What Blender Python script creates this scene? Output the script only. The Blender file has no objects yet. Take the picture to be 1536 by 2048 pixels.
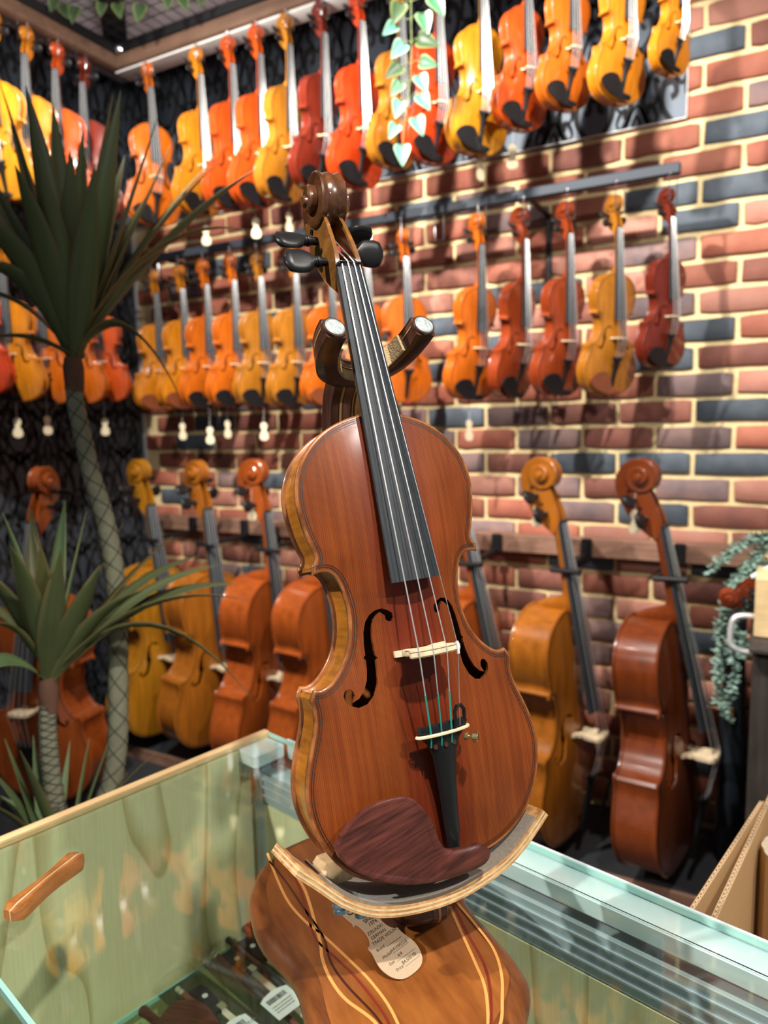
import bpy, bmesh, math, random
import numpy as np
from mathutils import Vector, Matrix
from mathutils.geometry import delaunay_2d_cdt

random.seed(7)
SC = bpy.context.scene
COL = SC.collection
PI = math.pi

# ------------------------------------------------------------------ camera
# world: X runs along the brick wall (corner at x=0), brick wall is y=0, room is y<0, Z up
YAW = 0.4946
PITCH, ROLL = 0.1188, -0.0203
CAM = Vector((2.7257, -2.5863, 1.45))


def wdir(v):
    x, y, z = v
    c, s = math.cos(YAW), math.sin(YAW)
    return Vector((c * x - s * y, s * x + c * y, z))


cr, sr = math.cos(ROLL), math.sin(ROLL)
cp, sp = math.cos(PITCH), math.sin(PITCH)
rt, up_, fw_ = Vector((1, 0, 0)), Vector((0, sp, cp)), Vector((0, cp, -sp))
cx_ = wdir(cr * rt + sr * up_)
cy_ = wdir(-sr * rt + cr * up_)
cz_ = wdir(-fw_)
cam_data = bpy.data.cameras.new('camera')
cam = bpy.data.objects.new('camera', cam_data)
COL.objects.link(cam)
cm = Matrix.Identity(4)
for i, v in enumerate((cx_, cy_, cz_)):
    for j in range(3):
        cm[j][i] = v[j]
cm.translation = CAM
cam.matrix_world = cm
cam_data.sensor_fit = 'HORIZONTAL'
cam_data.sensor_width = 36.0
cam_data.lens = 1445.0 / 1536.0 * 36.0
cam_data.clip_start = 0.02
cam_data.dof.use_dof = True
cam_data.dof.focus_distance = 0.585
cam_data.dof.aperture_fstop = 7.5
SC.camera = cam

# ------------------------------------------------------------------ world and lights
SC.view_settings.view_transform = 'Standard'
SC.view_settings.look = 'None'
SC.view_settings.exposure = 0.0
SC.view_settings.gamma = 1.0
SC.view_settings.use_curve_mapping = False
world = bpy.data.worlds.new('shop_ambient')
SC.world = world
world.use_nodes = True
wb = world.node_tree.nodes['Background']
wb.inputs[0].default_value = (0.86, 0.93, 1.0, 1)
wb.inputs[1].default_value = 0.235


def spot(name, pos, target, watt, angle, size, col=(1, 0.94, 0.86), blend=0.5):
    d = bpy.data.lights.new(name, 'SPOT')
    d.energy = watt
    d.color = col
    d.spot_size = math.radians(angle)
    d.spot_blend = blend
    d.shadow_soft_size = size
    o = bpy.data.objects.new(name, d)
    COL.objects.link(o)
    o.location = pos
    o.rotation_euler = (Vector(target) - Vector(pos)).to_track_quat('-Z', 'Y').to_euler()
    return o


spot('track_or_fill_spot', (1.15, -1.72, 2.88), (0.7, -0.1, 1.5), 190, 88, 0.03)
spot('track_or_fill_spot', (1.75, -1.65, 2.88), (1.9, -0.1, 1.5), 270, 88, 0.03)
spot('track_or_fill_spot', (2.85, -1.60, 2.88), (2.3, -0.1, 1.5), 150, 84, 0.03)
spot('track_or_fill_spot', (4.5, -3.7, 2.75), (1.9, 0, 2.2), 190, 46, 0.04)
spot('track_or_fill_spot', (3.9, -2.35, 2.7), (2.45, -2.05, 1.15), 92, 40, 0.03)
spot('track_or_fill_spot', (0.9, -3.6, 2.8), (2.38, -2.03, 1.12), 330, 36, 0.03)
spot('track_or_fill_spot', (3.2, -2.6, 2.9), (2.2, -2.05, 0.75), 190, 48, 0.03)  # added fill to brighten the counter interior, not a known track lamp
spot('ceiling_fill', (1.3, -1.2, 2.45), (0.9, -0.8, 3.05), 45, 130, 0.1)  # invented fill aimed upwards to lift the ceiling brightness, no such lamp there

# ------------------------------------------------------------------ helpers


class MB:
    """collects shapes for one mesh"""

    def __init__(self):
        self.v, self.f, self.m = [], [], []

    def add(self, vs, fs, mi=0):
        o = len(self.v)
        self.v += [tuple(p) for p in vs]
        self.f += [tuple(i + o for i in f) for f in fs]
        self.m += [mi] * len(fs)
        return self

    def box(self, c, s, R=None, mi=0):
        pts = []
        for z in (-.5, .5):
            for x, y in ((-.5, -.5), (.5, -.5), (.5, .5), (-.5, .5)):
                p = Vector((x * s[0], y * s[1], z * s[2]))
                if R is not None:
                    p = R @ p
                pts.append(p + Vector(c))
        return self.add(pts, [(3, 2, 1, 0), (4, 5, 6, 7), (0, 1, 5, 4), (1, 2, 6, 5), (2, 3, 7, 6), (3, 0, 4, 7)], mi)

    def bbox(self, c, s, b=0.002, R=None, mi=0):
        """box with chamfered edges"""
        hx, hy, hz = [k / 2 for k in s]
        b = min(b, hx * .9, hy * .9, hz * .9)
        rings = []
        for z, ins in ((-hz, b), (-hz + b, 0), (hz - b, 0), (hz, b)):
            x, y = hx - ins, hy - ins
            r = []
            for sx, sy in ((-1, -1), (1, -1), (1, 1), (-1, 1)):
                if sx * sy > 0:
                    r += [(sx * (x - 0), sy * (y - b), z), (sx * (x - b), sy * y, z)] if sx < 0 else [(sx * x, sy * (y - b), z), (sx * (x - b), sy * y, z)]
                else:
                    r += [(sx * (x - b), sy * y, z), (sx * x, sy * (y - b), z)]
            rings.append(r)
        out = []
        for r in rings:
            q = []
            for p in r:
                p = Vector(p)
                if R is not None:
                    p = R @ p
                q.append(p + Vector(c))
            out.append(q)
        return self.loft(out, True, True, mi)

    def loft(self, rings, closed=True, caps=True, mi=0):
        n = len(rings[0])
        vs = [p for r in rings for p in r]
        fs = []
        for i in range(len(rings) - 1):
            for j in range(n if closed else n - 1):
                a, b = i * n + j, i * n + (j + 1) % n
                fs.append((a, b, b + n, a + n))
        if caps and closed:
            fs.append(tuple(range(n - 1, -1, -1)))
            k = (len(rings) - 1) * n
            fs.append(tuple(range(k, k + n)))
        return self.add(vs, fs, mi)

    def tube(self, pts, r, n=8, caps=True, mi=0):
        pts = [Vector(p) for p in pts]
        rad = r if isinstance(r, (list, tuple)) else [r] * len(pts)
        rings = []
        prev = None
        for i, p in enumerate(pts):
            t = (pts[min(i + 1, len(pts) - 1)] - pts[max(i - 1, 0)]).normalized()
            if prev is None:
                a = Vector((0, 0, 1)) if abs(t.z) < .9 else Vector((1, 0, 0))
                u = t.cross(a).normalized()
            else:
                u = (prev - t * prev.dot(t)).normalized()
            prev = u
            w = t.cross(u)
            rings.append([p + (u * math.cos(2 * PI * k / n) + w * math.sin(2 * PI * k / n)) * rad[i] for k in range(n)])
        return self.loft(rings, True, caps, mi)

    def lathe(self, prof, n=16, axis=(0, 0, 1), c=(0, 0, 0), mi=0):
        """prof: list of (radius, height along axis)"""
        q = Vector((0, 0, 1)).rotation_difference(Vector(axis))
        rings = [[q @ Vector((r * math.cos(2 * PI * k / n), r * math.sin(2 * PI * k / n), h)) + Vector(c) for k in range(n)] for r, h in prof]
        return self.loft(rings, True, True, mi)

    def sphere(self, c, s, nu=10, nv=7, mi=0):
        rings = []
        for i in range(1, nv):
            a = PI * i / nv
            rings.append([(c[0] + s[0] * math.sin(a) * math.cos(2 * PI * k / nu), c[1] + s[1] * math.sin(a) * math.sin(2 * PI * k / nu), c[2] - s[2] * math.cos(a)) for k in range(nu)])
        return self.loft(rings, True, True, mi)

    def prism(self, poly, h0, h1, f=lambda x, y, h: (x, y, h), mi=0):
        """polygon (list of 2d points) extruded between h0 and h1"""
        n = len(poly)
        vs = [f(x, y, h0) for x, y in poly] + [f(x, y, h1) for x, y in poly]
        fs = [(i, (i + 1) % n, (i + 1) % n + n, i + n) for i in range(n)]
        fs += [tuple(range(n - 1, -1, -1)), tuple(range(n, 2 * n))]
        return self.add(vs, fs, mi)

    def mesh(self, name, mats, smooth=True, angle=40):
        me = bpy.data.meshes.new(name)
        me.from_pydata([tuple(p) for p in self.v], [], self.f)
        for m in (mats if isinstance(mats, (list, tuple)) else [mats]):
            me.materials.append(m)
        if any(self.m):
            me.polygons.foreach_set('material_index', self.m)
        bm = bmesh.new()
        bm.from_mesh(me)
        bmesh.ops.recalc_face_normals(bm, faces=bm.faces)
        bm.to_mesh(me)
        bm.free()
        if smooth:
            me.polygons.foreach_set('use_smooth', [True] * len(me.polygons))
            me.set_sharp_from_angle(angle=math.radians(angle))
        return me

    def obj(self, name, mats, parent=None, smooth=True, angle=40, loc=None):
        return put(name, self.mesh(name, mats, smooth, angle), parent, loc)

    def world(self, parent):
        """verts given in world space -> parent's (unrotated) space"""
        l = parent.location
        self.v = [(p[0] - l.x, p[1] - l.y, p[2] - l.z) for p in self.v]
        return self


def put(name, me, parent=None, loc=None):
    o = bpy.data.objects.new(name, me)
    COL.objects.link(o)
    o.parent = parent
    if loc is not None:
        o.location = loc
    return o


def tag(o, label=None, cat=None, group=None, kind=None):
    if label:
        o['label'] = label
    if cat:
        o['category'] = cat
    if group:
        o['group'] = group
    if kind:
        o['kind'] = kind
    return o


def thing(name, label, cat, loc=(0, 0, 0), group=None):
    o = bpy.data.objects.new(name, None)
    o.empty_display_size = 0.05
    COL.objects.link(o)
    o.location = loc
    return tag(o, label, cat, group)


def children(o):
    return KIDS.get(o, None) or [c for c in o.children]


KIDS = {}


def copy_tree(o, parent=None):
    c = o.copy()
    COL.objects.link(c)
    c.parent = parent
    for ch in o.children:
        copy_tree(ch, c)
    return c


def recolour(o, old, new):
    """give this instance its own varnish (object-level material)"""
    for ob in [o] + list(o.children_recursive):
        if ob.type == 'MESH':
            for s in ob.material_slots:
                if s.material == old:
                    s.link = 'OBJECT'
                    s.material = new


def catmull(pts, k):
    pts = [Vector(p) for p in pts]
    out = []
    n = len(pts)
    for i in range(n - 1):
        p0, p1, p2, p3 = pts[max(i - 1, 0)], pts[i], pts[i + 1], pts[min(i + 2, n - 1)]
        if i == 0:
            p0 = p1 * 2 - p2
        if i == n - 2:
            p3 = p2 * 2 - p1
        for s in range(k):
            t = s / k
            out.append(0.5 * ((2 * p1) + (p2 - p0) * t + (2 * p0 - 5 * p1 + 4 * p2 - p3) * t * t + (3 * p1 - p0 - 3 * p2 + p3) * t ** 3))
    out.append(pts[-1])
    return out


def lerp_table(tab, x):
    for (a, va), (b, vb) in zip(tab, tab[1:]):
        if x <= b:
            t = max(0, (x - a) / (b - a))
            return va + (vb - va) * t
    return tab[-1][1]


# ------------------------------------------------------------------ materials
def node_mat(name):
    m = bpy.data.materials.new(name)
    m.use_nodes = True
    nt = m.node_tree
    b = nt.nodes['Principled BSDF']
    return m, nt, b


def plain(name, col, rough=0.5, metal=0.0, coat=0.0, coat_rough=0.08, var=0.0, scale=40, bump=0.0, spec=0.5, sheen=0.0):
    m, nt, b = node_mat(name)
    b.inputs['Base Color'].default_value = (*col, 1)
    b.inputs['Roughness'].default_value = rough
    b.inputs['Metallic'].default_value = metal
    b.inputs['Coat Weight'].default_value = coat
    b.inputs['Coat Roughness'].default_value = coat_rough
    b.inputs['Specular IOR Level'].default_value = spec
    if sheen:
        b.inputs['Sheen Weight'].default_value = sheen
    if var or bump:
        tc = nt.nodes.new('ShaderNodeTexCoord')
        no = nt.nodes.new('ShaderNodeTexNoise')
        no.inputs['Scale'].default_value = scale
        no.inputs['Detail'].default_value = 5
        nt.links.new(tc.outputs['Object'], no.inputs['Vector'])
        if var:
            mx = nt.nodes.new('ShaderNodeMix')
            mx.data_type = 'RGBA'
            mx.inputs['A'].default_value = (*[c * (1 - var) for c in col], 1)
            mx.inputs['B'].default_value = (*[min(1, c * (1 + var)) for c in col], 1)
            nt.links.new(no.outputs['Fac'], mx.inputs['Factor'])
            nt.links.new(mx.outputs['Result'], b.inputs['Base Color'])
        if bump:
            bp = nt.nodes.new('ShaderNodeBump')
            bp.inputs['Strength'].default_value = bump
            bp.inputs['Distance'].default_value = 0.002
            nt.links.new(no.outputs['Fac'], bp.inputs['Height'])
            nt.links.new(bp.outputs['Normal'], b.inputs['Normal'])
    return m


def wood(name, dark, light, scale=(300, 8, 300), detail=4, rough=0.4, coat=0.0, coat_rough=0.1, lines=None, line_dark=0.45, ramp=(0.3, 0.7), blotch=0.25, blotch_scale=9, bump=0.08, rot=None, spec=0.4, centre=None):
    """streaky wood: noise stretched along the grain, optional fine growth lines across local x"""
    m, nt, b = node_mat(name)
    N, L = nt.nodes, nt.links
    tc = N.new('ShaderNodeTexCoord')
    mp = N.new('ShaderNodeMapping')
    mp.inputs['Scale'].default_value = scale
    if rot:
        m0 = N.new('ShaderNodeMapping')
        m0.inputs['Rotation'].default_value = rot
        L.new(tc.outputs['Object'], m0.inputs['Vector'])
        L.new(m0.outputs['Vector'], mp.inputs['Vector'])
    else:
        L.new(tc.outputs['Object'], mp.inputs['Vector'])
    no = N.new('ShaderNodeTexNoise')
    no.inputs['Scale'].default_value = 1.0
    no.inputs['Detail'].default_value = detail
    no.inputs['Roughness'].default_value = 0.6
    L.new(mp.outputs['Vector'], no.inputs['Vector'])
    rp = N.new('ShaderNodeValToRGB')
    rp.color_ramp.elements[0].position = ramp[0]
    rp.color_ramp.elements[0].color = (*dark, 1)
    rp.color_ramp.elements[1].position = ramp[1]
    rp.color_ramp.elements[1].color = (*light, 1)
    L.new(no.outputs['Fac'], rp.inputs['Fac'])
    colour = rp.outputs['Color']
    n2 = N.new('ShaderNodeTexNoise')
    n2.inputs['Scale'].default_value = blotch_scale
    n2.inputs['Detail'].default_value = 3
    L.new(tc.outputs['Object'], n2.inputs['Vector'])
    mr = N.new('ShaderNodeMapRange')
    mr.inputs['From Min'].default_value = 0.3
    mr.inputs['From Max'].default_value = 0.7
    mr.inputs['To Min'].default_value = 1 - blotch
    mr.inputs['To Max'].default_value = 1 + blotch * 0.4
    L.new(n2.outputs['Fac'], mr.inputs['Value'])
    mu = N.new('ShaderNodeVectorMath')
    mu.operation = 'SCALE'
    L.new(colour, mu.inputs[0])
    L.new(mr.outputs['Result'], mu.inputs['Scale'])
    colour = mu.outputs['Vector']
    height = no.outputs['Fac']
    if lines:
        wv = N.new('ShaderNodeTexWave')
        wv.wave_type = 'BANDS'
        wv.bands_direction = 'X'
        wv.wave_profile = 'SAW'
        wv.inputs['Scale'].default_value = lines
        wv.inputs['Distortion'].default_value = 1.2
        wv.inputs['Detail'].default_value = 2
        wv.inputs['Detail Scale'].default_value = 0.06
        L.new(tc.outputs['Object'], wv.inputs['Vector'])
        pw = N.new('ShaderNodeMath')
        pw.operation = 'POWER'
        pw.inputs[1].default_value = 3.0
        L.new(wv.outputs['Fac'], pw.inputs[0])
        mm = N.new('ShaderNodeMapRange')
        mm.inputs['To Min'].default_value = 1.06
        mm.inputs['To Max'].default_value = line_dark
        L.new(pw.outputs['Value'], mm.inputs['Value'])
        m2 = N.new('ShaderNodeVectorMath')
        m2.operation = 'SCALE'
        L.new(colour, m2.inputs[0])
        L.new(mm.outputs['Result'], m2.inputs['Scale'])
        colour = m2.outputs['Vector']
        height = wv.outputs['Fac']
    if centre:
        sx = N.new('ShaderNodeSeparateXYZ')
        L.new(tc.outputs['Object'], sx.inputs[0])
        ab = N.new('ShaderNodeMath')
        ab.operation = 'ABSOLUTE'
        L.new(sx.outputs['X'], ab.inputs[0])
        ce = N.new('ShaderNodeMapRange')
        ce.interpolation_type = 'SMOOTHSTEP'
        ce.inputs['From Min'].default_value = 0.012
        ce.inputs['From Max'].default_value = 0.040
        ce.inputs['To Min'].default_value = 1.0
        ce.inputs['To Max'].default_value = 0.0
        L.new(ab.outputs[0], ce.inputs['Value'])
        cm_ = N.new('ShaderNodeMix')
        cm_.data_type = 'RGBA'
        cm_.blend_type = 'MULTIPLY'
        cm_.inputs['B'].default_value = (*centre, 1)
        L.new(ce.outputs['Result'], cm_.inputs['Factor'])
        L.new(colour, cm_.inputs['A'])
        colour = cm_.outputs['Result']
    L.new(colour, b.inputs['Base Color'])
    if bump:
        bp = N.new('ShaderNodeBump')
        bp.inputs['Strength'].default_value = bump
        bp.inputs['Distance'].default_value = 0.0006
        L.new(height, bp.inputs['Height'])
        L.new(bp.outputs['Normal'], b.inputs['Normal'])
    b.inputs['Roughness'].default_value = rough
    b.inputs['Coat Weight'].default_value = coat
    b.inputs['Coat Roughness'].default_value = coat_rough
    b.inputs['Specular IOR Level'].default_value = spec
    return m


def thin_glass(name, tint=(1, 1, 1), ior=1.5, rough=0.0, boost=1.0):
    """a thin pane: mirror by Fresnel, otherwise see-through"""
    m = bpy.data.materials.new(name)
    m.use_nodes = True
    nt = m.node_tree
    nt.nodes.clear()
    out = nt.nodes.new('ShaderNodeOutputMaterial')
    mix = nt.nodes.new('ShaderNodeMixShader')
    lw = nt.nodes.new('ShaderNodeLayerWeight')
    p5 = nt.nodes.new('ShaderNodeMath')
    p5.operation = 'POWER'
    p5.inputs[1].default_value = 5.0
    nt.links.new(lw.outputs['Facing'], p5.inputs[0])
    fr = nt.nodes.new('ShaderNodeMapRange')
    f0 = ((ior - 1) / (ior + 1)) ** 2
    fr.inputs['To Min'].default_value = f0
    fr.inputs['To Max'].default_value = 1.0
    nt.links.new(p5.outputs[0], fr.inputs['Value'])
    gl = nt.nodes.new('ShaderNodeBsdfGlossy')
    gl.inputs['Roughness'].default_value = rough
    tr = nt.nodes.new('ShaderNodeBsdfTransparent')
    tr.inputs['Color'].default_value = (*tint, 1)
    mul = nt.nodes.new('ShaderNodeMath')
    mul.operation = 'MULTIPLY'
    mul.use_clamp = True
    mul.inputs[1].default_value = boost
    nt.links.new(fr.outputs[0], mul.inputs[0])
    nt.links.new(mul.outputs[0], mix.inputs[0])
    nt.links.new(tr.outputs[0], mix.inputs[1])
    nt.links.new(gl.outputs[0], mix.inputs[2])
    nt.links.new(mix.outputs[0], out.inputs[0])
    return m


def brick_mat(name, col, col2, mott=0.5):
    m, nt, b = node_mat(name)
    N, L = nt.nodes, nt.links
    tc = N.new('ShaderNodeTexCoord')
    oi = N.new('ShaderNodeObjectInfo')
    ad = N.new('ShaderNodeVectorMath')
    ad.operation = 'ADD'
    sc = N.new('ShaderNodeVectorMath')
    sc.operation = 'SCALE'
    sc.inputs['Scale'].default_value = 60
    cb = N.new('ShaderNodeCombineXYZ')
    for k in range(3):
        L.new(oi.outputs['Random'], cb.inputs[k])
    L.new(cb.outputs[0], sc.inputs[0])
    L.new(tc.outputs['Object'], ad.inputs[0])
    L.new(sc.outputs[0], ad.inputs[1])
    n1 = N.new('ShaderNodeTexNoise')
    n1.inputs['Scale'].default_value = 11
    n1.inputs['Detail'].default_value = 5
    L.new(ad.outputs[0], n1.inputs['Vector'])
    rp = N.new('ShaderNodeValToRGB')
    rp.color_ramp.elements[0].position = 0.36
    rp.color_ramp.elements[0].color = (*col, 1)
    rp.color_ramp.elements[1].position = 0.68
    rp.color_ramp.elements[1].color = (*col2, 1)
    L.new(n1.outputs['Fac'], rp.inputs['Fac'])
    mr = N.new('ShaderNodeMapRange')
    mr.inputs['To Min'].default_value = 0.72
    mr.inputs['To Max'].default_value = 1.25
    L.new(oi.outputs['Random'], mr.inputs['Value'])
    mu = N.new('ShaderNodeVectorMath')
    mu.operation = 'SCALE'
    L.new(rp.outputs['Color'], mu.inputs[0])
    L.new(mr.outputs['Result'], mu.inputs['Scale'])
    L.new(mu.outputs['Vector'], b.inputs['Base Color'])
    n2 = N.new('ShaderNodeTexNoise')
    n2.inputs['Scale'].default_value = 160
    n2.inputs['Detail'].default_value = 4
    L.new(ad.outputs[0], n2.inputs['Vector'])
    bp = N.new('ShaderNodeBump')
    bp.inputs['Strength'].default_value = 0.5
    bp.inputs['Distance'].default_value = 0.003
    L.new(n2.outputs['Fac'], bp.inputs['Height'])
    L.new(bp.outputs['Normal'], b.inputs['Normal'])
    b.inputs['Roughness'].default_value = 0.75
    return m


M = {}
M['mortar'] = plain('mortar', (0.74, 0.58, 0.31), 0.9, var=0.25, scale=70, bump=0.6)
M['brick_red'] = brick_mat('brick_red', (0.27, 0.075, 0.045), (0.36, 0.125, 0.075))
M['brick_pink'] = brick_mat('brick_pink', (0.36, 0.15, 0.105), (0.42, 0.19, 0.14))
M['brick_brown'] = brick_mat('brick_brown', (0.17, 0.06, 0.045), (0.25, 0.09, 0.06))
M['brick_blue'] = brick_mat('brick_blue', (0.055, 0.07, 0.09), (0.10, 0.125, 0.155))
M['brick_mauve'] = brick_mat('brick_mauve', (0.14, 0.10, 0.105), (0.27, 0.16, 0.14))
M['satin'] = plain('satin', (0.078, 0.10, 0.128), 0.5, metal=0.3, var=0.15, scale=15)
M['flock'] = plain('flock', (0.008, 0.008, 0.010), 0.85, sheen=0.15)
M['steel_dark'] = plain('steel_dark', (0.035, 0.044, 0.058), 0.55, metal=0.1, spec=0.3)
M['black_steel'] = plain('black_steel', (0.012, 0.012, 0.014), 0.45, metal=0.2)
M['chrome'] = plain('chrome', (0.75, 0.77, 0.8), 0.15, metal=1.0)
M['alu'] = plain('alu', (0.70, 0.82, 0.88), 0.38, metal=0.25, var=0.05, scale=20)
M['alu_grey'] = plain('alu_grey', (0.40, 0.46, 0.51), 0.4, metal=0.3)
M['ceiling'] = plain('ceiling', (0.62, 0.56, 0.60), 0.9, var=0.08, scale=3)
M['carpet'] = plain('carpet', (0.018, 0.019, 0.022), 0.95, var=0.5, scale=220, bump=0.6)
M['platform'] = plain('platform', (0.02, 0.022, 0.026), 0.8, var=0.4, scale=90)
M['rail_wood'] = wood('rail_wood', (0.20, 0.10, 0.065), (0.34, 0.19, 0.13), (5, 60, 60), rough=0.6)
M['beam_wood'] = wood('beam_wood', (0.10, 0.055, 0.035), (0.16, 0.09, 0.06), (4, 60, 60), rough=0.55)
M['white_board'] = plain('white_board', (0.72, 0.70, 0.68), 0.6)
M['ebony'] = plain('ebony', (0.010, 0.010, 0.011), 0.38, coat=0.0, spec=0.28, var=0.3, scale=60)
M['ebony_board'] = wood('ebony_board', (0.020, 0.024, 0.028), (0.036, 0.042, 0.048), (500, 12, 500), rough=0.5, spec=0.22, blotch=0.2, bump=0.03)
M['nut'] = plain('nut', (0.012, 0.012, 0.013), 0.7)
M['string'] = plain('string', (0.86, 0.86, 0.86), 0.28, metal=0.8)
M['string_fine'] = plain('string_fine', (0.62, 0.62, 0.62), 0.3, metal=0.8)
M['silk_green'] = plain('silk_green', (0.01, 0.26, 0.19), 0.6)
M['silk_red'] = plain('silk_red', (0.55, 0.06, 0.04), 0.6)
M['brass'] = plain('brass', (0.80, 0.60, 0.30), 0.25, metal=1.0)
M['bone'] = wood('bone', (0.62, 0.48, 0.30), (0.78, 0.64, 0.44), (60, 200, 200), rough=0.5)
M['maple_pale'] = wood('maple_pale', (0.62, 0.44, 0.22), (0.80, 0.62, 0.37), (260, 260, 50), rough=0.5)
M['purfling'] = plain('purfling', (0.018, 0.010, 0.006), 0.5)
M['rosewood'] = wood('rosewood', (0.028, 0.007, 0.006), (0.155, 0.040, 0.026), (28, 330, 60), detail=6, rough=0.33, coat=0.15, coat_rough=0.25, blotch=0.35, blotch_scale=14, rot=(0, 0, -0.25))
M['chin_brown'] = plain('chin_brown', (0.20, 0.055, 0.02), 0.3, coat=0.4, var=0.2, scale=30)
M['pink'] = plain('pink', (0.9, 0.06, 0.22), 0.6)
M['card'] = plain('card', (0.72, 0.62, 0.42), 0.8, var=0.06, scale=60)
M['cord'] = plain('cord', (0.75, 0.72, 0.66), 0.7)
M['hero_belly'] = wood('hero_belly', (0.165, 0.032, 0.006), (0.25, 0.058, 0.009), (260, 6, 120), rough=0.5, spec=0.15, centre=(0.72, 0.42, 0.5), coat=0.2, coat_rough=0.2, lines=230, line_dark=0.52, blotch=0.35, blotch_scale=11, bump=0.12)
M['hero_rib'] = wood('hero_rib', (0.24, 0.080, 0.010), (0.56, 0.21, 0.022), (130, 130, 14), detail=6, rough=0.3, coat=0.6, coat_rough=0.12, blotch=0.3)
M['hero_scroll'] = wood('hero_scroll', (0.16, 0.060, 0.012), (0.33, 0.135, 0.025), (140, 140, 60), detail=8, rough=0.3, coat=0.6, coat_rough=0.1, blotch=0.5, blotch_scale=24)
M['hero_volute'] = wood('hero_volute', (0.045, 0.016, 0.006), (0.14, 0.050, 0.015), (120, 60, 60), detail=6, rough=0.25, coat=0.8, coat_rough=0.07, blotch=0.5, blotch_scale=30)
M['hero_edge'] = wood('hero_edge', (0.17, 0.050, 0.012), (0.38, 0.14, 0.04), (60, 60, 200), rough=0.3, coat=0.5, blotch=0.5, blotch_scale=30)
M['cherry'] = wood('cherry', (0.155, 0.044, 0.009), (0.29, 0.098, 0.020), (16, 70, 70), detail=6, rough=0.34, coat=0.25, coat_rough=0.2, blotch=0.25, blotch_scale=12, rot=(0, 0, 0.62), bump=0.05)
M['walnut_edge'] = wood('walnut_edge', (0.085, 0.024, 0.008), (0.23, 0.075, 0.018), (14, 90, 60), detail=6, rough=0.32, coat=0.3, coat_rough=0.18, blotch=0.4, blotch_scale=18, rot=(0, 0, 0.62))
M['inlay_pale'] = plain('inlay_pale', (0.66, 0.31, 0.085), 0.4, coat=0.1)
M['inlay_dark'] = plain('inlay_dark', (0.045, 0.010, 0.005), 0.4, coat=0.2)
M['inlay_red'] = plain('inlay_red', (0.17, 0.018, 0.010), 0.4, coat=0.2)
M['walnut'] = wood('walnut', (0.030, 0.011, 0.006), (0.085, 0.032, 0.018), (120, 10, 120), rough=0.34, coat=0.35, coat_rough=0.15, rot=(1.4, 0, 0))
M['walnut_mid'] = wood('walnut_mid', (0.085, 0.035, 0.020), (0.15, 0.065, 0.040), (120, 10, 120), rough=0.36, coat=0.3, rot=(1.4, 0, 0))
M['lam_pale'] = plain('lam_pale', (0.42, 0.25, 0.10), 0.4, coat=0.2)
M['cork'] = plain('cork', (0.62, 0.42, 0.22), 0.9, var=0.75, scale=620, bump=0.8)
M['felt'] = plain('felt', (0.20, 0.165, 0.125), 0.95, var=0.3, scale=300, bump=0.4, sheen=0.3)
M['ply_edge'] = wood('ply_edge', (0.40, 0.18, 0.06), (0.66, 0.38, 0.15), (90, 90, 90), detail=3, rough=0.5, blotch=0.15, ramp=(0.36, 0.62))
M['magnet'] = plain('magnet', (0.50, 0.56, 0.55), 0.42, metal=0.7, var=0.3, scale=300, bump=0.3)
M['zinc'] = plain('zinc', (0.45, 0.58, 0.68), 0.25, metal=0.9)
M['kraft'] = plain('kraft', (0.43, 0.32, 0.205), 0.85, var=0.10, scale=500, bump=0.15)
M['ink'] = plain('ink', (0.015, 0.015, 0.018), 0.6)
M['leaf_dark'] = None
M['glass_top'] = thin_glass('glass_top', (0.95, 0.99, 0.965), 1.5, 0.0, 1.3)
M['glass_edge'] = plain('glass_edge', (0.30, 0.55, 0.50), 0.12, spec=0.8)
M['glass_shelf'] = thin_glass('glass_shelf', (0.88, 0.96, 0.91), 1.5)
M['plastic'] = thin_glass('plastic', (0.96, 0.97, 0.97), 1.35, 0.12)
M['oak_trim'] = wood('oak_trim', (0.55, 0.34, 0.15), (0.76, 0.54, 0.28), (60, 8, 220), rough=0.5, rot=(0, 0, 0))
M['paper'] = plain('paper', (0.80, 0.83, 0.86), 0.6)
M['cardboard'] = plain('cardboard', (0.50, 0.31, 0.14), 0.85, var=0.08, scale=180, bump=0.1)
M['card_edge'] = plain('card_edge', (0.55, 0.46, 0.36), 0.9, var=0.35, scale=420)
M['foam'] = plain('foam', (0.62, 0.60, 0.56), 0.9, var=0.1, scale=120, bump=0.5)
M['ink_grey'] = plain('ink_grey', (0.16, 0.16, 0.17), 0.6)
M['silver'] = plain('silver', (0.8, 0.8, 0.78), 0.2, metal=1.0)
M['pearl'] = plain('pearl', (0.75, 0.76, 0.74), 0.25, coat=0.5)
M['pernambuco'] = wood('pernambuco', (0.13, 0.035, 0.015), (0.22, 0.07, 0.03), (60, 300, 300), rough=0.35, coat=0.3)
M['hair'] = plain('hair', (0.70, 0.62, 0.48), 0.6)
M['bar_wood'] = wood('bar_wood', (0.26, 0.085, 0.02), (0.42, 0.16, 0.04), (60, 60, 300), rough=0.35, coat=0.35)
M['cab_dark'] = wood('cab_dark', (0.030, 0.024, 0.020), (0.055, 0.045, 0.038), (60, 60, 5), rough=0.5)
M['navy_case'] = plain('navy_case', (0.012, 0.018, 0.026), 0.55)
M['pine'] = wood('pine', (0.62, 0.42, 0.20), (0.80, 0.62, 0.34), (6, 60, 60), rough=0.5)
M['chrome_soft'] = plain('chrome_soft', (0.75, 0.76, 0.78), 0.35, metal=0.5)
M['blue_tip'] = plain('blue_tip', (0.05, 0.20, 0.55), 0.4)
M['pot'] = plain('pot', (0.05, 0.05, 0.055), 0.5)
M['soil'] = plain('soil', (0.03, 0.02, 0.014), 0.95, var=0.5, scale=60, bump=0.8)


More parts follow.
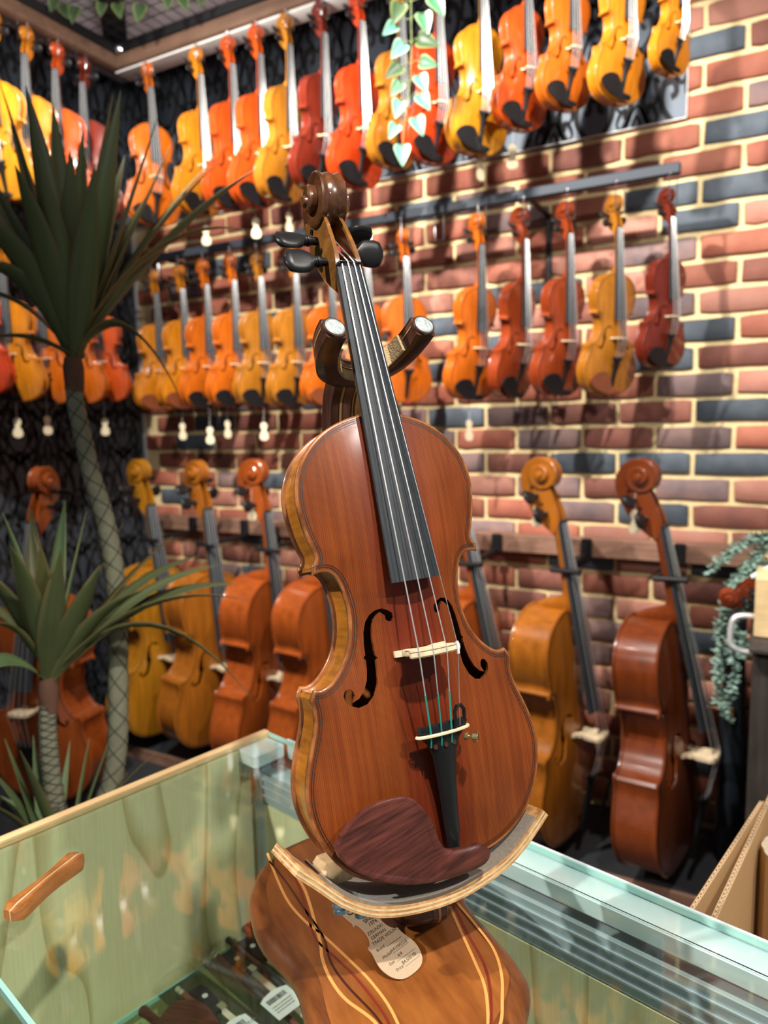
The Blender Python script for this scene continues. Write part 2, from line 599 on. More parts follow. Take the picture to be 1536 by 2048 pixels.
def ply_mat():
    m, nt, b = node_mat('plywood')
    N, L = nt.nodes, nt.links
    tc = N.new('ShaderNodeTexCoord')
    mp = N.new('ShaderNodeMapping')
    mp.inputs['Scale'].default_value = (9, 9, 1.6)
    L.new(tc.outputs['Object'], mp.inputs['Vector'])
    wv = N.new('ShaderNodeTexNoise')
    wv.inputs['Scale'].default_value = 1.0
    wv.inputs['Detail'].default_value = 1
    L.new(mp.outputs['Vector'], wv.inputs['Vector'])
    # contour lines of a stretched noise = cathedral veneer figure
    ml = N.new('ShaderNodeMath')
    ml.operation = 'MULTIPLY'
    ml.inputs[1].default_value = 6.0
    L.new(wv.outputs['Fac'], ml.inputs[0])
    fr = N.new('ShaderNodeMath')
    fr.operation = 'FRACT'
    L.new(ml.outputs[0], fr.inputs[0])
    rp = N.new('ShaderNodeValToRGB')
    e = rp.color_ramp.elements
    e[0].position, e[0].color = 0.0, (0.46, 0.38, 0.18, 1)
    e[1].position, e[1].color = 0.22, (0.70, 0.66, 0.41, 1)
    x = e.new(0.97)
    x.color = (0.66, 0.61, 0.37, 1)
    x = e.new(1.0)
    x.color = (0.46, 0.38, 0.18, 1)
    L.new(fr.outputs[0], rp.inputs['Fac'])
    mp2 = N.new('ShaderNodeMapping')
    mp2.inputs['Scale'].default_value = (400, 400, 14)
    L.new(tc.outputs['Object'], mp2.inputs['Vector'])
    n2 = N.new('ShaderNodeTexNoise')
    n2.inputs['Scale'].default_value = 1
    L.new(mp2.outputs['Vector'], n2.inputs['Vector'])
    mr = N.new('ShaderNodeMapRange')
    mr.inputs['To Min'].default_value = 0.85
    mr.inputs['To Max'].default_value = 1.12
    L.new(n2.outputs['Fac'], mr.inputs['Value'])
    mu = N.new('ShaderNodeVectorMath')
    mu.operation = 'SCALE'
    L.new(rp.outputs['Color'], mu.inputs[0])
    L.new(mr.outputs['Result'], mu.inputs['Scale'])
    L.new(mu.outputs['Vector'], b.inputs['Base Color'])
    b.inputs['Roughness'].default_value = 0.55
    return m


M['ply'] = ply_mat()


def leaf_mat(name, a, bcol, edge=None, rough=0.45, sub=0.0):
    """leaf coloured along its UV: u across (0..1), v from base to tip"""
    m, nt, b = node_mat(name)
    N, L = nt.nodes, nt.links
    uv = N.new('ShaderNodeUVMap')
    se = N.new('ShaderNodeSeparateXYZ')
    L.new(uv.outputs['UV'], se.inputs[0])
    mp = N.new('ShaderNodeMapping')
    mp.inputs['Scale'].default_value = (14, 1.2, 1)
    L.new(uv.outputs['UV'], mp.inputs['Vector'])
    oi = N.new('ShaderNodeObjectInfo')
    no = N.new('ShaderNodeTexNoise')
    no.noise_dimensions = '4D'
    no.inputs['Scale'].default_value = 1.2
    no.inputs['Detail'].default_value = 3
    L.new(mp.outputs['Vector'], no.inputs['Vector'])
    m10 = N.new('ShaderNodeMath')
    m10.operation = 'MULTIPLY'
    m10.inputs[1].default_value = 40
    L.new(oi.outputs['Random'], m10.inputs[0])
    L.new(m10.outputs[0], no.inputs['W'])
    mx = N.new('ShaderNodeMix')
    mx.data_type = 'RGBA'
    mx.inputs['A'].default_value = (*a, 1)
    mx.inputs['B'].default_value = (*bcol, 1)
    L.new(no.outputs['Fac'], mx.inputs['Factor'])
    colour = mx.outputs['Result']
    if edge:
        # pale blade edge / tip
        s1 = N.new('ShaderNodeMath')
        s1.operation = 'SUBTRACT'
        s1.inputs[1].default_value = 0.5
        L.new(se.outputs['X'], s1.inputs[0])
        s2 = N.new('ShaderNodeMath')
        s2.operation = 'ABSOLUTE'
        L.new(s1.outputs[0], s2.inputs[0])
        mr = N.new('ShaderNodeMapRange')
        mr.inputs['From Min'].default_value = edge[1]
        mr.inputs['From Max'].default_value = 0.5
        L.new(s2.outputs[0], mr.inputs['Value'])
        m2 = N.new('ShaderNodeMix')
        m2.data_type = 'RGBA'
        m2.inputs['B'].default_value = (*edge[0], 1)
        L.new(mr.outputs['Result'], m2.inputs['Factor'])
        L.new(colour, m2.inputs['A'])
        colour = m2.outputs['Result']
    L.new(colour, b.inputs['Base Color'])
    b.inputs['Roughness'].default_value = rough
    return m


M['blade'] = leaf_mat('blade', (0.055, 0.082, 0.032), (0.12, 0.145, 0.055), ((0.14, 0.115, 0.045), 0.36), 0.5)
M['blade_olive'] = leaf_mat('blade_olive', (0.070, 0.085, 0.025), (0.13, 0.125, 0.04), ((0.20, 0.13, 0.05), 0.34), 0.5)
M['blade_pale'] = leaf_mat('blade_pale', (0.07, 0.13, 0.05), (0.16, 0.24, 0.10), ((0.2, 0.24, 0.1), 0.36), 0.5)
M['ivy_green'] = leaf_mat('ivy_green', (0.018, 0.085, 0.035), (0.06, 0.18, 0.09), ((0.26, 0.34, 0.18), 0.32), 0.4)
M['ivy_mint'] = leaf_mat('ivy_mint', (0.025, 0.15, 0.09), (0.10, 0.30, 0.20), ((0.30, 0.46, 0.33), 0.34), 0.4)
M['ivy_dark'] = leaf_mat('ivy_dark', (0.010, 0.032, 0.012), (0.04, 0.075, 0.025), ((0.15, 0.18, 0.055), 0.30), 0.45)
M['silver_leaf'] = plain('silver_leaf', (0.23, 0.36, 0.30), 0.6, var=0.35, scale=30)
M['stem'] = plain('stem', (0.16, 0.20, 0.07), 0.6)
M['bark'] = plain('bark', (0.23, 0.23, 0.155), 0.85, var=0.35, scale=55, bump=0.4)
M['bark_line'] = plain('bark_line', (0.04, 0.045, 0.03), 0.9)
M['bark_brown'] = plain('bark_brown', (0.13, 0.06, 0.035), 0.85, var=0.3, scale=60)
M['base_green'] = plain('base_green', (0.02, 0.07, 0.035), 0.6)


def varnish(name, c, d=None, flame=False):
    d = d or tuple(k * 0.55 for k in c)
    return wood(name, d, c, (170, 7, 60), rough=0.28, coat=0.75, coat_rough=0.07, blotch=0.22, blotch_scale=10, bump=0.0, ramp=(0.2, 0.62))


V = {
    'yellow': varnish('varnish_yellow', (0.62, 0.245, 0.010)),
    'amber': varnish('varnish_amber', (0.62, 0.205, 0.010)),
    'orange': varnish('varnish_orange', (0.58, 0.125, 0.008)),
    'redorange': varnish('varnish_red_orange', (0.56, 0.075, 0.008)),
    'scarlet': varnish('varnish_scarlet', (0.54, 0.045, 0.006)),
    'honey': varnish('varnish_honey', (0.40, 0.145, 0.012)),
    'brownyellow': varnish('varnish_brown_yellow', (0.44, 0.16, 0.014)),
    'brown': varnish('varnish_brown', (0.30, 0.085, 0.012)),
    'maroon': varnish('varnish_maroon', (0.16, 0.018, 0.008)),
    'cellogold': varnish('varnish_cello_gold', (0.50, 0.20, 0.012)),
    'mahogany': varnish('varnish_mahogany', (0.20, 0.040, 0.008)),
    'tawny': varnish('varnish_tawny', (0.40, 0.125, 0.012)),
    'russet': varnish('varnish_russet', (0.36, 0.075, 0.012)),
    'redbrown': varnish('varnish_red_brown', (0.30, 0.045, 0.010)),
}
VB = V['honey']

# ================================================================== SETTING
wall_right = tag(MB().box((2.2, 0.056, 1.55), (4.4, 0.10, 3.1)).obj('wall_right', M['mortar'], smooth=False), kind='structure')
wall_left = tag(MB().box((-0.05, -2.0, 1.55), (0.10, 4.2, 3.1)).obj('wall_left', M['satin'], smooth=False), kind='structure')
floor = tag(MB().box((2.6, -2.3, -0.05), (5.6, 4.9, 0.10)).obj('floor', M['carpet'], smooth=False), kind='structure')
ceiling = tag(MB().box((2.2, -2.0, 3.10), (4.6, 4.4, 0.10)).obj('ceiling', M['ceiling'], smooth=False), kind='structure')
wallpaper = tag(MB().box((1.2225, -0.004, 2.72), (2.445, 0.016, 0.65)).obj('trim_1', M['satin'], smooth=False), 'black and blue damask wallpaper panel above the bricks behind the top row', kind='structure')
wallpaper.name = 'trim_1'
tag(MB().box((1.2225, -0.010, 2.393), (2.445, 0.006, 0.003)).obj('panel_edge', M['white_board'], wallpaper, smooth=False))
tag(MB().box((2.4455, -0.010, 2.72), (0.002, 0.006, 0.65)).obj('panel_edge', M['white_board'], wallpaper, smooth=False))
tag(MB().box((0.012, -0.004, 1.2), (0.018, 0.008, 2.4)).obj('trim_2', M['white_board'], smooth=False), 'thin pale strip where wallpaper meets bricks', kind='structure')
plat = tag(MB().box((2.2, -0.21, 0.024), (4.4, 0.40, 0.048)).obj('trim_3', M['platform'], smooth=False), 'low dark carpeted platform along the brick wall', kind='structure')
MB().bbox((2.2, -0.415, 0.025), (4.4, 0.012, 0.052), 0.003).obj('platform_edge', M['rail_wood'], plat)


# ---- damask flock: real raised pile, one repeated motif
def stroke(mb, pts, w0, w1, y0=0.0, k=5, swell=0.0):
    p = catmull(pts, k)
    n = len(p)
    vs, fs = [], []
    for i, q in enumerate(p):
        t = (p[min(i + 1, n - 1)] - p[max(i - 1, 0)])
        if t.length < 1e-9:
            t = Vector((0, 1, 0))
        t.normalize()
        nrm = Vector((-t.y, t.x, 0))
        s = i / (n - 1)
        w = (w0 + (w1 - w0) * s) + swell * math.sin(PI * s)
        vs += [q + nrm * w / 2, q - nrm * w / 2]
    for i in range(n - 1):
        fs.append((2 * i, 2 * i + 1, 2 * i + 3, 2 * i + 2))
    mb.append((vs, fs))


def damask_motif():
    out = []
    half = []
    stroke(half, [(0, -.5, 0), (.16, -.40, 0), (.36, -.30, 0), (.44, -.10, 0), (.30, .12, 0), (.18, .28, 0), (.10, .42, 0), (0, .5, 0)], .05, .03, swell=.03)
    stroke(half, [(0, -.36, 0), (.12, -.30, 0), (.22, -.18, 0), (.20, -.04, 0), (.09, -.02, 0), (.06, -.11, 0), (.12, -.14, 0)], .03, .05, swell=.03)
    stroke(half, [(0, -.06, 0), (.08, .02, 0), (.16, .10, 0), (.12, .22, 0), (.04, .20, 0), (.05, .12, 0)], .03, .04, swell=.03)
    stroke(half, [(.02, .22, 0), (.06, .30, 0), (0, .40, 0)], .02, .02, swell=.05)
    stroke(half, [(0, -.48, 0), (.06, -.40, 0), (0, -.30, 0)], .01, .01, swell=.07)
    stroke(half, [(.44, -.10, 0), (.40, .06, 0), (.46, .18, 0), (.38, .24, 0), (.33, .17, 0)], .03, .05, swell=.03)
    stroke(half, [(.36, -.30, 0), (.44, -.36, 0), (.42, -.46, 0), (.34, -.44, 0)], .03, .04, swell=.02)
    stroke(half, [(.24, -.02, 0), (.30, .02, 0), (.27, -.12, 0), (.33, -.18, 0)], .01, .01, swell=.05)
    stroke(half, [(.26, .26, 0), (.32, .34, 0), (.26, .44, 0), (.18, .46, 0), (.20, .38, 0)], .02, .05, swell=.03)
    for vs, fs in half:
        out.append((vs, fs))
        out.append(([Vector((-p.x, p.y, 0)) for p in vs], fs))
    return out


MOTIF = damask_motif()


def flock(parent, fmap, u0, u1, v0, v1, name):
    mb = MB()
    W, H = 0.27, 0.42
    r = 0
    i0, i1 = int(u0 / (W / 2)) - 1, int(u1 / (W / 2)) + 2
    for i in range(i0, i1):
        for j in range(int(v0 / H) - 1, int(v1 / H) + 2):
            cu, cv = i * W / 2, j * H + (H / 2 if i % 2 else 0)
            s = 0.98 if i % 2 == 0 else 0.72
            for vs, fs in MOTIF:
                q = [(cu + p.x * W * s, cv + p.y * H * s) for p in vs]
                ok = [u0 <= a <= u1 and v0 <= b <= v1 for a, b in q]
                if any(ok):
                    mb.add([fmap(min(max(a, u0), u1), min(max(b, v0), v1)) for a, b in q], [f for f in fs if any(ok[k] for k in f)])
    o = mb.obj(name, M['flock'], parent, smooth=False)
    o['kind'] = 'stuff'
    return o


flock(wall_left, lambda u, v: (0.0008, -u, v), 0.02, 2.6, 0.05, 3.04, 'flock_pattern')
flock(wallpaper, lambda u, v: (u, -0.0128, v), 0.002, 2.443, 2.396, 3.04, 'flock_pattern')

# ---- bricks: 240 x 86 mm module
ZB, XB = 2.6822, 2.4919
DARK = {}


def setb(px_list, key):
    for k, j in px_list:
        DARK[(k, j)] = key


# (course, brick) where brick j spans XB + .24 j + (.12 if course odd) .. + .24
setb([(1, -1), (4, 0), (6, -1), (6, 0), (9, -3), (9, -4), (10, -5), (12, -1), (12, -4), (14, 0), (16, 0), (16, -1), (18, -1), (14, -4), (9, -8), (14, -9), (15, -10), (18, -10), (23, -1), (21, 0), (20, -2), (26, -1), (11, -4), (29, -3), (12, -9), (22, -5), (5, -5)], 'brick_blue')
setb([(8, -1), (10, -1), (13, -1), (3, 0), (12, -2), (15, -3), (16, -4), (24, -2), (10, -9), (17, 1), (19, -4), (22, -2), (7, -7), (11, -8), (17, -9), (25, -3), (14, -3), (28, -2), (6, -3)], 'brick_mauve')
rb = random.Random(11)


def brick_variant():
    mb = MB()
    L, H, D = 0.2245, 0.0690, 0.03
    b = 0.004
    n = 6
    j = lambda s: rb.uniform(-s, s)
    xs = [-L / 2, -L / 2 + 0.03, -L / 6, L / 6, L / 2 - 0.03, L / 2]
    top = [(x + j(.0015), H / 2 + j(.0022) - (0.003 if abs(x) > L / 2 - .001 else 0)) for x in xs]
    bot = [(x + j(.0015), -H / 2 + j(.0022) + (0.003 if abs(x) > L / 2 - .001 else 0)) for x in xs][::-1]
    poly = top + bot
    rings = []
    for d, ins in ((D * 0.5, 0), (-D * 0.5 + b, 0), (-D * 0.5, b)):
        rings.append([(x * (1 - ins / (L / 2)), d, z * (1 - ins / (H / 2))) for x, z in poly])
    mb.loft(rings, True, False)
    k = 24
    for q in range(5):
        mb.f.append((k + q, k + q + 1, k + 10 - q, k + 11 - q))
        mb.m.append(0)
    return mb


BV = [brick_variant() for _ in range(5)]
brick_meshes = {}
for key in ('brick_red', 'brick_pink', 'brick_brown', 'brick_blue', 'brick_mauve'):
    brick_meshes[key] = []
    for mb in BV:
        m2 = MB()
        m2.v, m2.f, m2.m = list(mb.v), list(mb.f), list(mb.m)
        brick_meshes[key].append(m2.mesh('brick', M[key], True, 50))
spots_ = []
for k in range(-5, 32):
    for j in range(-12, 6):
        z = ZB - 0.086 * k
        x = XB + 0.24 * j + (0.12 if k % 2 else 0) + 0.12
        if x < 0.0 or x > 4.0 or z < 0.08 or z > 3.03:
            continue
        if z > 2.43 and x < 2.33:
            continue
        vis = (2.0 if (1.2 < z < 2.8 and x < 2.78) else 1.0 if (0.2 < z <= 1.2 and x < 2.85) else 0.3)
        d = (Vector((x, 0, z)) - CAM).length
        spots_.append((-(vis * 10 - d), k, j, x, z))
spots_.sort()
far = MB()
far_m = []
KEYS = ['brick_red', 'brick_pink', 'brick_brown', 'brick_blue', 'brick_mauve']
for idx, (_, k, j, x, z) in enumerate(spots_):
    rnd = rb.random()
    key = DARK.get((k, j)) or ('brick_red' if rnd < .46 else 'brick_pink' if rnd < .66 else 'brick_brown' if rnd < .86 else 'brick_mauve' if rnd < .94 else 'brick_blue')
    vi = rb.randrange(5)
    y = 0.0085 + rb.uniform(-.0022, .0022)
    if idx < 300:
        o = put('brick', brick_meshes[key][vi], wall_right, (x, y, z + rb.uniform(-.0015, .0015)))
        o.rotation_euler = (0, rb.uniform(-.006, .006), rb.uniform(-.004, .004))
    else:
        far.add([(p[0] + x, p[1] + y, p[2] + z) for p in BV[vi].v], BV[vi].f, KEYS.index(key))
o = far.obj('outer_bricks', [M[k] for k in KEYS], wall_right, True, 50)
o['kind'] = 'stuff'

# ================================================================== INSTRUMENTS (millimetres, y up the body, z out of the belly)
UPPER = [(0, 357), (13, 356), (31, 351.5), (48, 344), (63, 332), (74, 317), (79.5, 301), (80.5, 286), (78, 268), (74.3, 254), (71.5, 246), (72.2, 241), (74.5, 238.5)]
CB = [(75.5, 231), (68, 232.3), (61, 230.3), (55.5, 222), (52, 208), (51.2, 195), (53, 180), (58, 166), (65.5, 155), (73.5, 147.5), (81, 144.3), (87.5, 145)]
LOWER = [(91.8, 138), (90.3, 128), (91.3, 118), (96, 104), (101, 90), (104.5, 76), (105.5, 62), (103, 46), (97, 30), (88, 15.5), (77, 4.5), (62, -4.5), (44, -10.3), (22, -13), (0, -13.6)]
FH = [(-18.2, 189.0), (-18.8, 192.5), (-22.3, 195.6), (-26.9, 197.5), (-31.8, 196.8), (-36.3, 193.9), (-39.9, 188.8), (-42.2, 181.3), (-43.4, 172.9), (-44.0, 163.7), (-45.7, 161.9), (-44.4, 160.0), (-44.9, 153.2), (-46.7, 145.1), (-50.3, 137.4), (-55.0, 132.5), (-60.0, 130.5), (-57.5, 135.4), (-58.3, 138.8), (-60.9, 140.9), (-64.3, 139.8), (-66.1, 136.1), (-65.1, 131.3), (-60.8, 127.6), (-55.4, 125.3), (-48.5, 126.9), (-42.9, 132.3), (-38.8, 141.3), (-37.4, 151.8), (-36.9, 158.5), (-35.2, 159.9), (-36.6, 162.3), (-37.0, 166.0), (-36.7, 176.0), (-35.7, 184.4), (-33.8, 189.9), (-30.9, 193.0), (-28.2, 194.8), (-25.0, 191.6), (-24.9, 188.4), (-22.3, 186.2), (-19.3, 186.7)]


def outline(k):
    h = []
    for seg in (UPPER, CB, LOWER):
        h += [(p.x, p.y) for p in catmull([(a, b, 0) for a, b in seg], k)]
    return h + [(-x, y) for x, y in h[-2:0:-1]]


def offset(poly, d):
    n = len(poly)
    out = []
    for i in range(n):
        a, b, c = Vector(poly[i - 1]), Vector(poly[i]), Vector(poly[(i + 1) % n])
        t1, t2 = (b - a), (c - b)
        t1 = t1.normalized() if t1.length > 1e-9 else t2.normalized()
        t2 = t2.normalized() if t2.length > 1e-9 else t1
        n1, n2 = Vector((t1.y, -t1.x)), Vector((t2.y, -t2.x))
        m = n1 + n2
        m = m.normalized() if m.length > 1e-6 else n1
        s = d / max(m.dot(n1), 0.6)
        out.append((b.x + m.x * s, b.y + m.y * s))
    return out


def inside(poly, X, Y):
    res = np.zeros(np.shape(X), bool)
    n = len(poly)
    for i in range(n):
        x1, y1 = poly[i]
        x2, y2 = poly[(i + 1) % n]
        if y1 == y2:
            continue
        c = ((y1 > Y) != (y2 > Y)) & (X < (x2 - x1) * (Y - y1) / (y2 - y1) + x1)
        res ^= c
    return res


# membrane over the outline gives the arching
GS = 2.5
gx = np.arange(-110, 110.1, GS)
gy = np.arange(-20, 362.1, GS)
GX, GY = np.meshgrid(gx, gy)
MASK = inside(offset(outline(4), 3.5), GX, GY)
U = np.zeros_like(GX)
for _ in range(2600):
    W_ = 0.25 * (np.roll(U, 1, 0) + np.roll(U, -1, 0) + np.roll(U, 1, 1) + np.roll(U, -1, 1)) + 1.0
    U = np.where(MASK, W_, 0)
UC = np.maximum(U[:, len(gx) // 2], 1e-6)[:, None]
T_ = np.clip(U / UC, 0, 1)
S_ = np.clip(1 - np.abs((GY - 172) / 184) ** 2.6, 0, 1) ** 1.1
Z_ = S_ * (0.35 * T_ + 0.65 * T_ * T_ * (3 - 2 * T_))
Z_ = np.where(MASK, Z_, 0)


def arch(x, y, h=12.5):
    i, j = (x + 110) / GS, (y + 20) / GS
    i0, j0 = int(min(max(i, 0), len(gx) - 2)), int(min(max(j, 0), len(gy) - 2))
    a, b = min(max(i - i0, 0), 1), min(max(j - j0, 0), 1)
    return h * ((Z_[j0, i0] * (1 - a) + Z_[j0, i0 + 1] * a) * (1 - b) + (Z_[j0 + 1, i0] * (1 - a) + Z_[j0 + 1, i0 + 1] * a) * b)


mm = 0.001


def plate(k, step, holes, zf, z_edge, z_under, sign):
    """arched plate: rounded rim, optional f-holes cut through"""
    o0 = outline(k)
    o1, o2 = offset(o0, 1.3), offset(o0, 3.2)
    pts, edges = [], []

    def ringadd(r):
        s = len(pts)
        pts.extend(r)
        edges.extend([(s + i, s + (i + 1) % len(r)) for i in range(len(r))])
    ringadd(o0)
    ringadd(o1)
    ringadd(o2)
    hp = []
    if holes:
        f = FH if k > 3 else FH[::2]
        hp = [f, [(-x, y) for x, y in f]]
        for h in hp:
            ringadd(h)
    inn = offset(o0, 3.2 + step * 0.45)
    X, Y = np.meshgrid(np.arange(-105, 106, step), np.arange(-10, 357, step))
    X = X + (np.arange(X.shape[0])[:, None] % 2) * step * 0.5
    ok = inside(inn, X, Y)
    for h in hp:
        ok &= ~inside(h, X, Y)
    if holes:
        HX = np.array(hp[0] + hp[1])
        for (a, b) in HX:
            ok &= ((X - a) ** 2 + (Y - b) ** 2) > (step * 0.35) ** 2
    pts += [(float(a), float(b)) for a, b in zip(X[ok], Y[ok])]
    co, ed, fa, *_ = delaunay_2d_cdt([Vector(p) for p in pts], edges, [], 0, 1e-5)
    cx = np.array([sum(co[i].x for i in f) / 3 for f in fa])
    cy = np.array([sum(co[i].y for i in f) / 3 for f in fa])
    keep = inside(o0, cx, cy)
    for h in hp:
        keep &= ~inside(h, cx, cy)
    n0 = len(o0)
    vs = []
    rim0 = set()
    key0 = {(round(x, 3), round(y, 3)) for x, y in o0}
    for p in co:
        if (round(p.x, 3), round(p.y, 3)) in key0:
            z = z_edge - sign * 1.1
        else:
            z = z_edge + sign * zf(p.x, p.y)
        vs.append((p.x * mm, p.y * mm, z * mm))
    mb = MB()
    mb.add(vs, [tuple(f) for f, kk in zip(fa, keep) if kk])
    r = [[(x * mm, y * mm, (z_edge - sign * 1.1) * mm) for x, y in o0], [(x * mm, y * mm, (z_under + sign * 0.8) * mm) for x, y in o0], [(x * mm, y * mm, z_under * mm) for x, y in offset(o0, 1)], [(x * mm, y * mm, z_under * mm) for x, y in offset(o0, 5)]]
    mb.loft(r, True, False)
    for h in hp:
        mb.loft([[(x * mm, y * mm, (z_edge + zf(x, y)) * mm) for x, y in h], [(x * mm, y * mm, (z_edge + zf(x, y) - 3.2) * mm) for x, y in h]], True, False)
    return mb


def build_instrument(kind):
    """kind: 'hero', 'violin' or 'cello' (cello is drawn at violin size and scaled up)"""
    hero, cello = kind == 'hero', kind == 'cello'
    k = 6 if hero else 2
    step = 4.5 if hero else 15
    rib = 56 if cello else 31
    bz = 56 if cello else 45.5           # bridge top height
    fe = 41 if cello else 30             # fingerboard end height
    wood_m = VB
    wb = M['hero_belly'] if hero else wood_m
    wr = M['hero_rib'] if hero else wood_m
    root = bpy.data.objects.new('cello' if cello else 'violin', None)
    root.empty_display_size = 0.05
    COL.objects.link(root)
    edge_lift = lambda x, y: arch(x, y)
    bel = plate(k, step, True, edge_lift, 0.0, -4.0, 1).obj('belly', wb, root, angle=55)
    bk = plate(k, step * 1.6, False, edge_lift, -8.0 - rib, -4.0 - rib, -1).obj('back', M['hero_edge'] if hero else wood_m, root, angle=55)
    o3 = offset(outline(k), 3.0)
    MB().loft([[(x * mm, y * mm, -3.8 * mm) for x, y in o3], [(x * mm, y * mm, (-4.2 - rib) * mm) for x, y in o3]], True, False).obj('ribs', wr, root, angle=35)
    if hero:
        o0 = outline(k)
        mb = MB()
        a, b = offset(o0, -0.15), offset(o0, 1.5)
        mb.loft([[(x * mm, y * mm, -0.9 * mm) for x, y in a], [(x * mm, y * mm, 0.32 * mm) for x, y in offset(o0, 0.9)], [(x * mm, y * mm, (0.28 + arch(x, y)) * mm) for x, y in offset(o0, 2.2)]], True, False)
        mb.loft([[(x * mm, y * mm, -0.9 * mm) for x, y in a], [(x * mm, y * mm, -3.3 * mm) for x, y in a]], True, False)
        mb.obj('edge_band', M['hero_edge'], bel, angle=60)
        mb = MB()
        for d0, d1 in ((3.7, 4.35), (5.4, 6.0)):
            mb.loft([[(x * mm, y * mm, (arch(x, y) + 0.22) * mm) for x, y in offset(o0, d0)], [(x * mm, y * mm, (arch(x, y) + 0.22) * mm) for x, y in offset(o0, d1)]], True, False)
        mb.obj('purfling', M['purfling'], bel)
    else:
        o0 = outline(k)
        MB().loft([[(x * mm, y * mm, (arch(x, y) + 0.5) * mm) for x, y in offset(o0, 4)], [(x * mm, y * mm, (arch(x, y) + 0.5) * mm) for x, y in offset(o0, 5.2)]], True, False).obj('purfling', M['purfling'], bel)
    # fingerboard
    zf = lambda y: -6 + (486 - y) * (fe + 6) / 270.0
    y_end = 200 if cello else 216
    rings = []
    NS = 9 if hero else 5
    for i in range(9):
        y = 486 + (y_end - 486) * i / 8
        hw = 12 + (21.5 - 12) * (486 - y) / 270
        sg = 2.2 + 2.6 * (486 - y) / 270
        top = [(hw * math.cos(PI * (1 - j / (NS - 1))), y, zf(y) - sg * (math.cos(PI * (1 - j / (NS - 1)))) ** 2) for j in range(NS)]
        top = [((-hw + 2 * hw * j / (NS - 1)), y, zf(y) - sg * (-1 + 2 * j / (NS - 1)) ** 2) for j in range(NS)]
        rings.append([(x * mm, yy * mm, z * mm) for x, yy, z in top + [(hw, y, zf(y) - 7), (-hw, y, zf(y) - 7)]])
    fb = MB().loft(rings).obj('fingerboard', M['ebony_board'], root, angle=30)
    # nut
    MB().bbox((0, 488.3 * mm, -7.8 * mm), (24 * mm, 4.6 * mm, 5.4 * mm), 1.6 * mm).obj('nut', M['nut'], root)
    # neck with heel
    rings = []
    for y, bot, hw in ((350, -4 - rib * .95, 11), (357, -4 - rib * .95, 14), (366, -26 if not cello else -40, 14.5), (374, -12, 14.5), (384, zf(384) - 21, 14.5), (400, zf(400) - 20.5, 14), (440, zf(440) - 19.5, 13.2), (476, zf(476) - 18.5, 12.2), (490, zf(486) - 17, 12)):
        zt = zf(min(y, 486)) - 6.5
        d = zt - bot
        rings.append([(hw * math.cos(PI * j / 10) * mm, y * mm, (zt - d * math.sin(PI * j / 10) ** 0.8) * mm) for j in range(11)])
    MB().loft(rings).obj('neck', M['hero_scroll'] if hero else wood_m, root, angle=50)
    # pegbox: two cheeks and a floor in one U section
    fr = [(484, -11), (492, -10), (500, -11), (510, -14), (521, -18.5), (532, -23), (541, -28)]
    bkp = [(466, -19), (478, -34), (489, -47), (505, -59), (523, -69), (541, -76), (557, -77)]
    rings = []
    for i in range(len(fr)):
        s = i / (len(fr) - 1)
        w = 12.6 - 3.6 * s
        t = 4.2 - 1.0 * s
        f = Vector((0, fr[i][0], fr[i][1]))
        b = Vector((0, bkp[i][0], bkp[i][1]))
        fl = f.lerp(b, 0.62 if i > 0 else 0.1)
        ps = [(-w, f), (-w, f.lerp(b, .5)), (-w, f.lerp(b, .88)), (-w * .72, b), (w * .72, b), (w, f.lerp(b, .88)), (w, f.lerp(b, .5)), (w, f), (w - t, f), (w - t, fl), (-w + t, fl), (-w + t, f)]
        rings.append([(x * mm, p.y * mm, p.z * mm) for x, p in ps])
    MB().loft(rings).obj('pegbox', M['hero_scroll'] if hero else wood_m, root, angle=35)
    # scroll: swept spiral, each turn wider than the one outside it
    yc, zc = 559, -39
    rt_ = [(-120, 39), (-85, 36.5), (-45, 31), (0, 27.5), (90, 25), (170, 23), (245, 20), (330, 17), (420, 13.6), (520, 10.2), (640, 7.3), (760, 5.4), (1300, 0.5)]
    wt_ = [(-115, 8.6), (0, 10.5), (90, 11.8), (180, 13), (270, 15.2), (360, 17.2), (450, 18.8), (540, 19.8), (640, 20.6), (760, 21)]
    rings = []
    st = 12 if hero else 30
    for a in range(-115, 761, st):
        r = lerp_table(rt_, a)
        ri = max(0.4, lerp_table(rt_, a + 360) - 0.6)
        w = lerp_table(wt_, a)
        fd = 2.0 if a < 240 else 0.3
        wi = lerp_table(wt_, a) - (1.2 if a < 300 else .5)
        sec = [(-w, r - 1.6), (-w + 1.3, r), (-w * .5, r - fd), (0, r - .1), (w * .5, r - fd), (w - 1.3, r), (w, r - 1.6), (w - .2, ri), (-w + .2, ri)]
        ca, sa = math.cos(math.radians(a)), math.sin(math.radians(a))
        rings.append([(x * mm, (yc + rr * ca) * mm, (zc + rr * sa) * mm) for x, rr in sec])
    sc_ = MB().loft(rings)
    for sg in (-1, 1):
        sc_.lathe([(4.6 * mm, 0), (5.0 * mm, 20.5 * mm), (4.2 * mm, 22.2 * mm), (2.0 * mm, 22.6 * mm)], 14, (sg, 0, 0), (0, yc * mm, zc * mm))
    sco = sc_.obj('scroll', M['hero_volute'] if hero else wood_m, root, angle=38)
    # pegs
    pm = MB()
    pm.lathe([(2.6 * mm, -11 * mm), (3.9 * mm, 17 * mm), (5.0 * mm, 17.6 * mm), (5.2 * mm, 19.5 * mm), (4.2 * mm, 20.2 * mm), (4.8 * mm, 21 * mm), (4.8 * mm, 22.2 * mm), (3.5 * mm, 23.5 * mm)], 12 if hero else 8, (1, 0, 0))
    rings = []
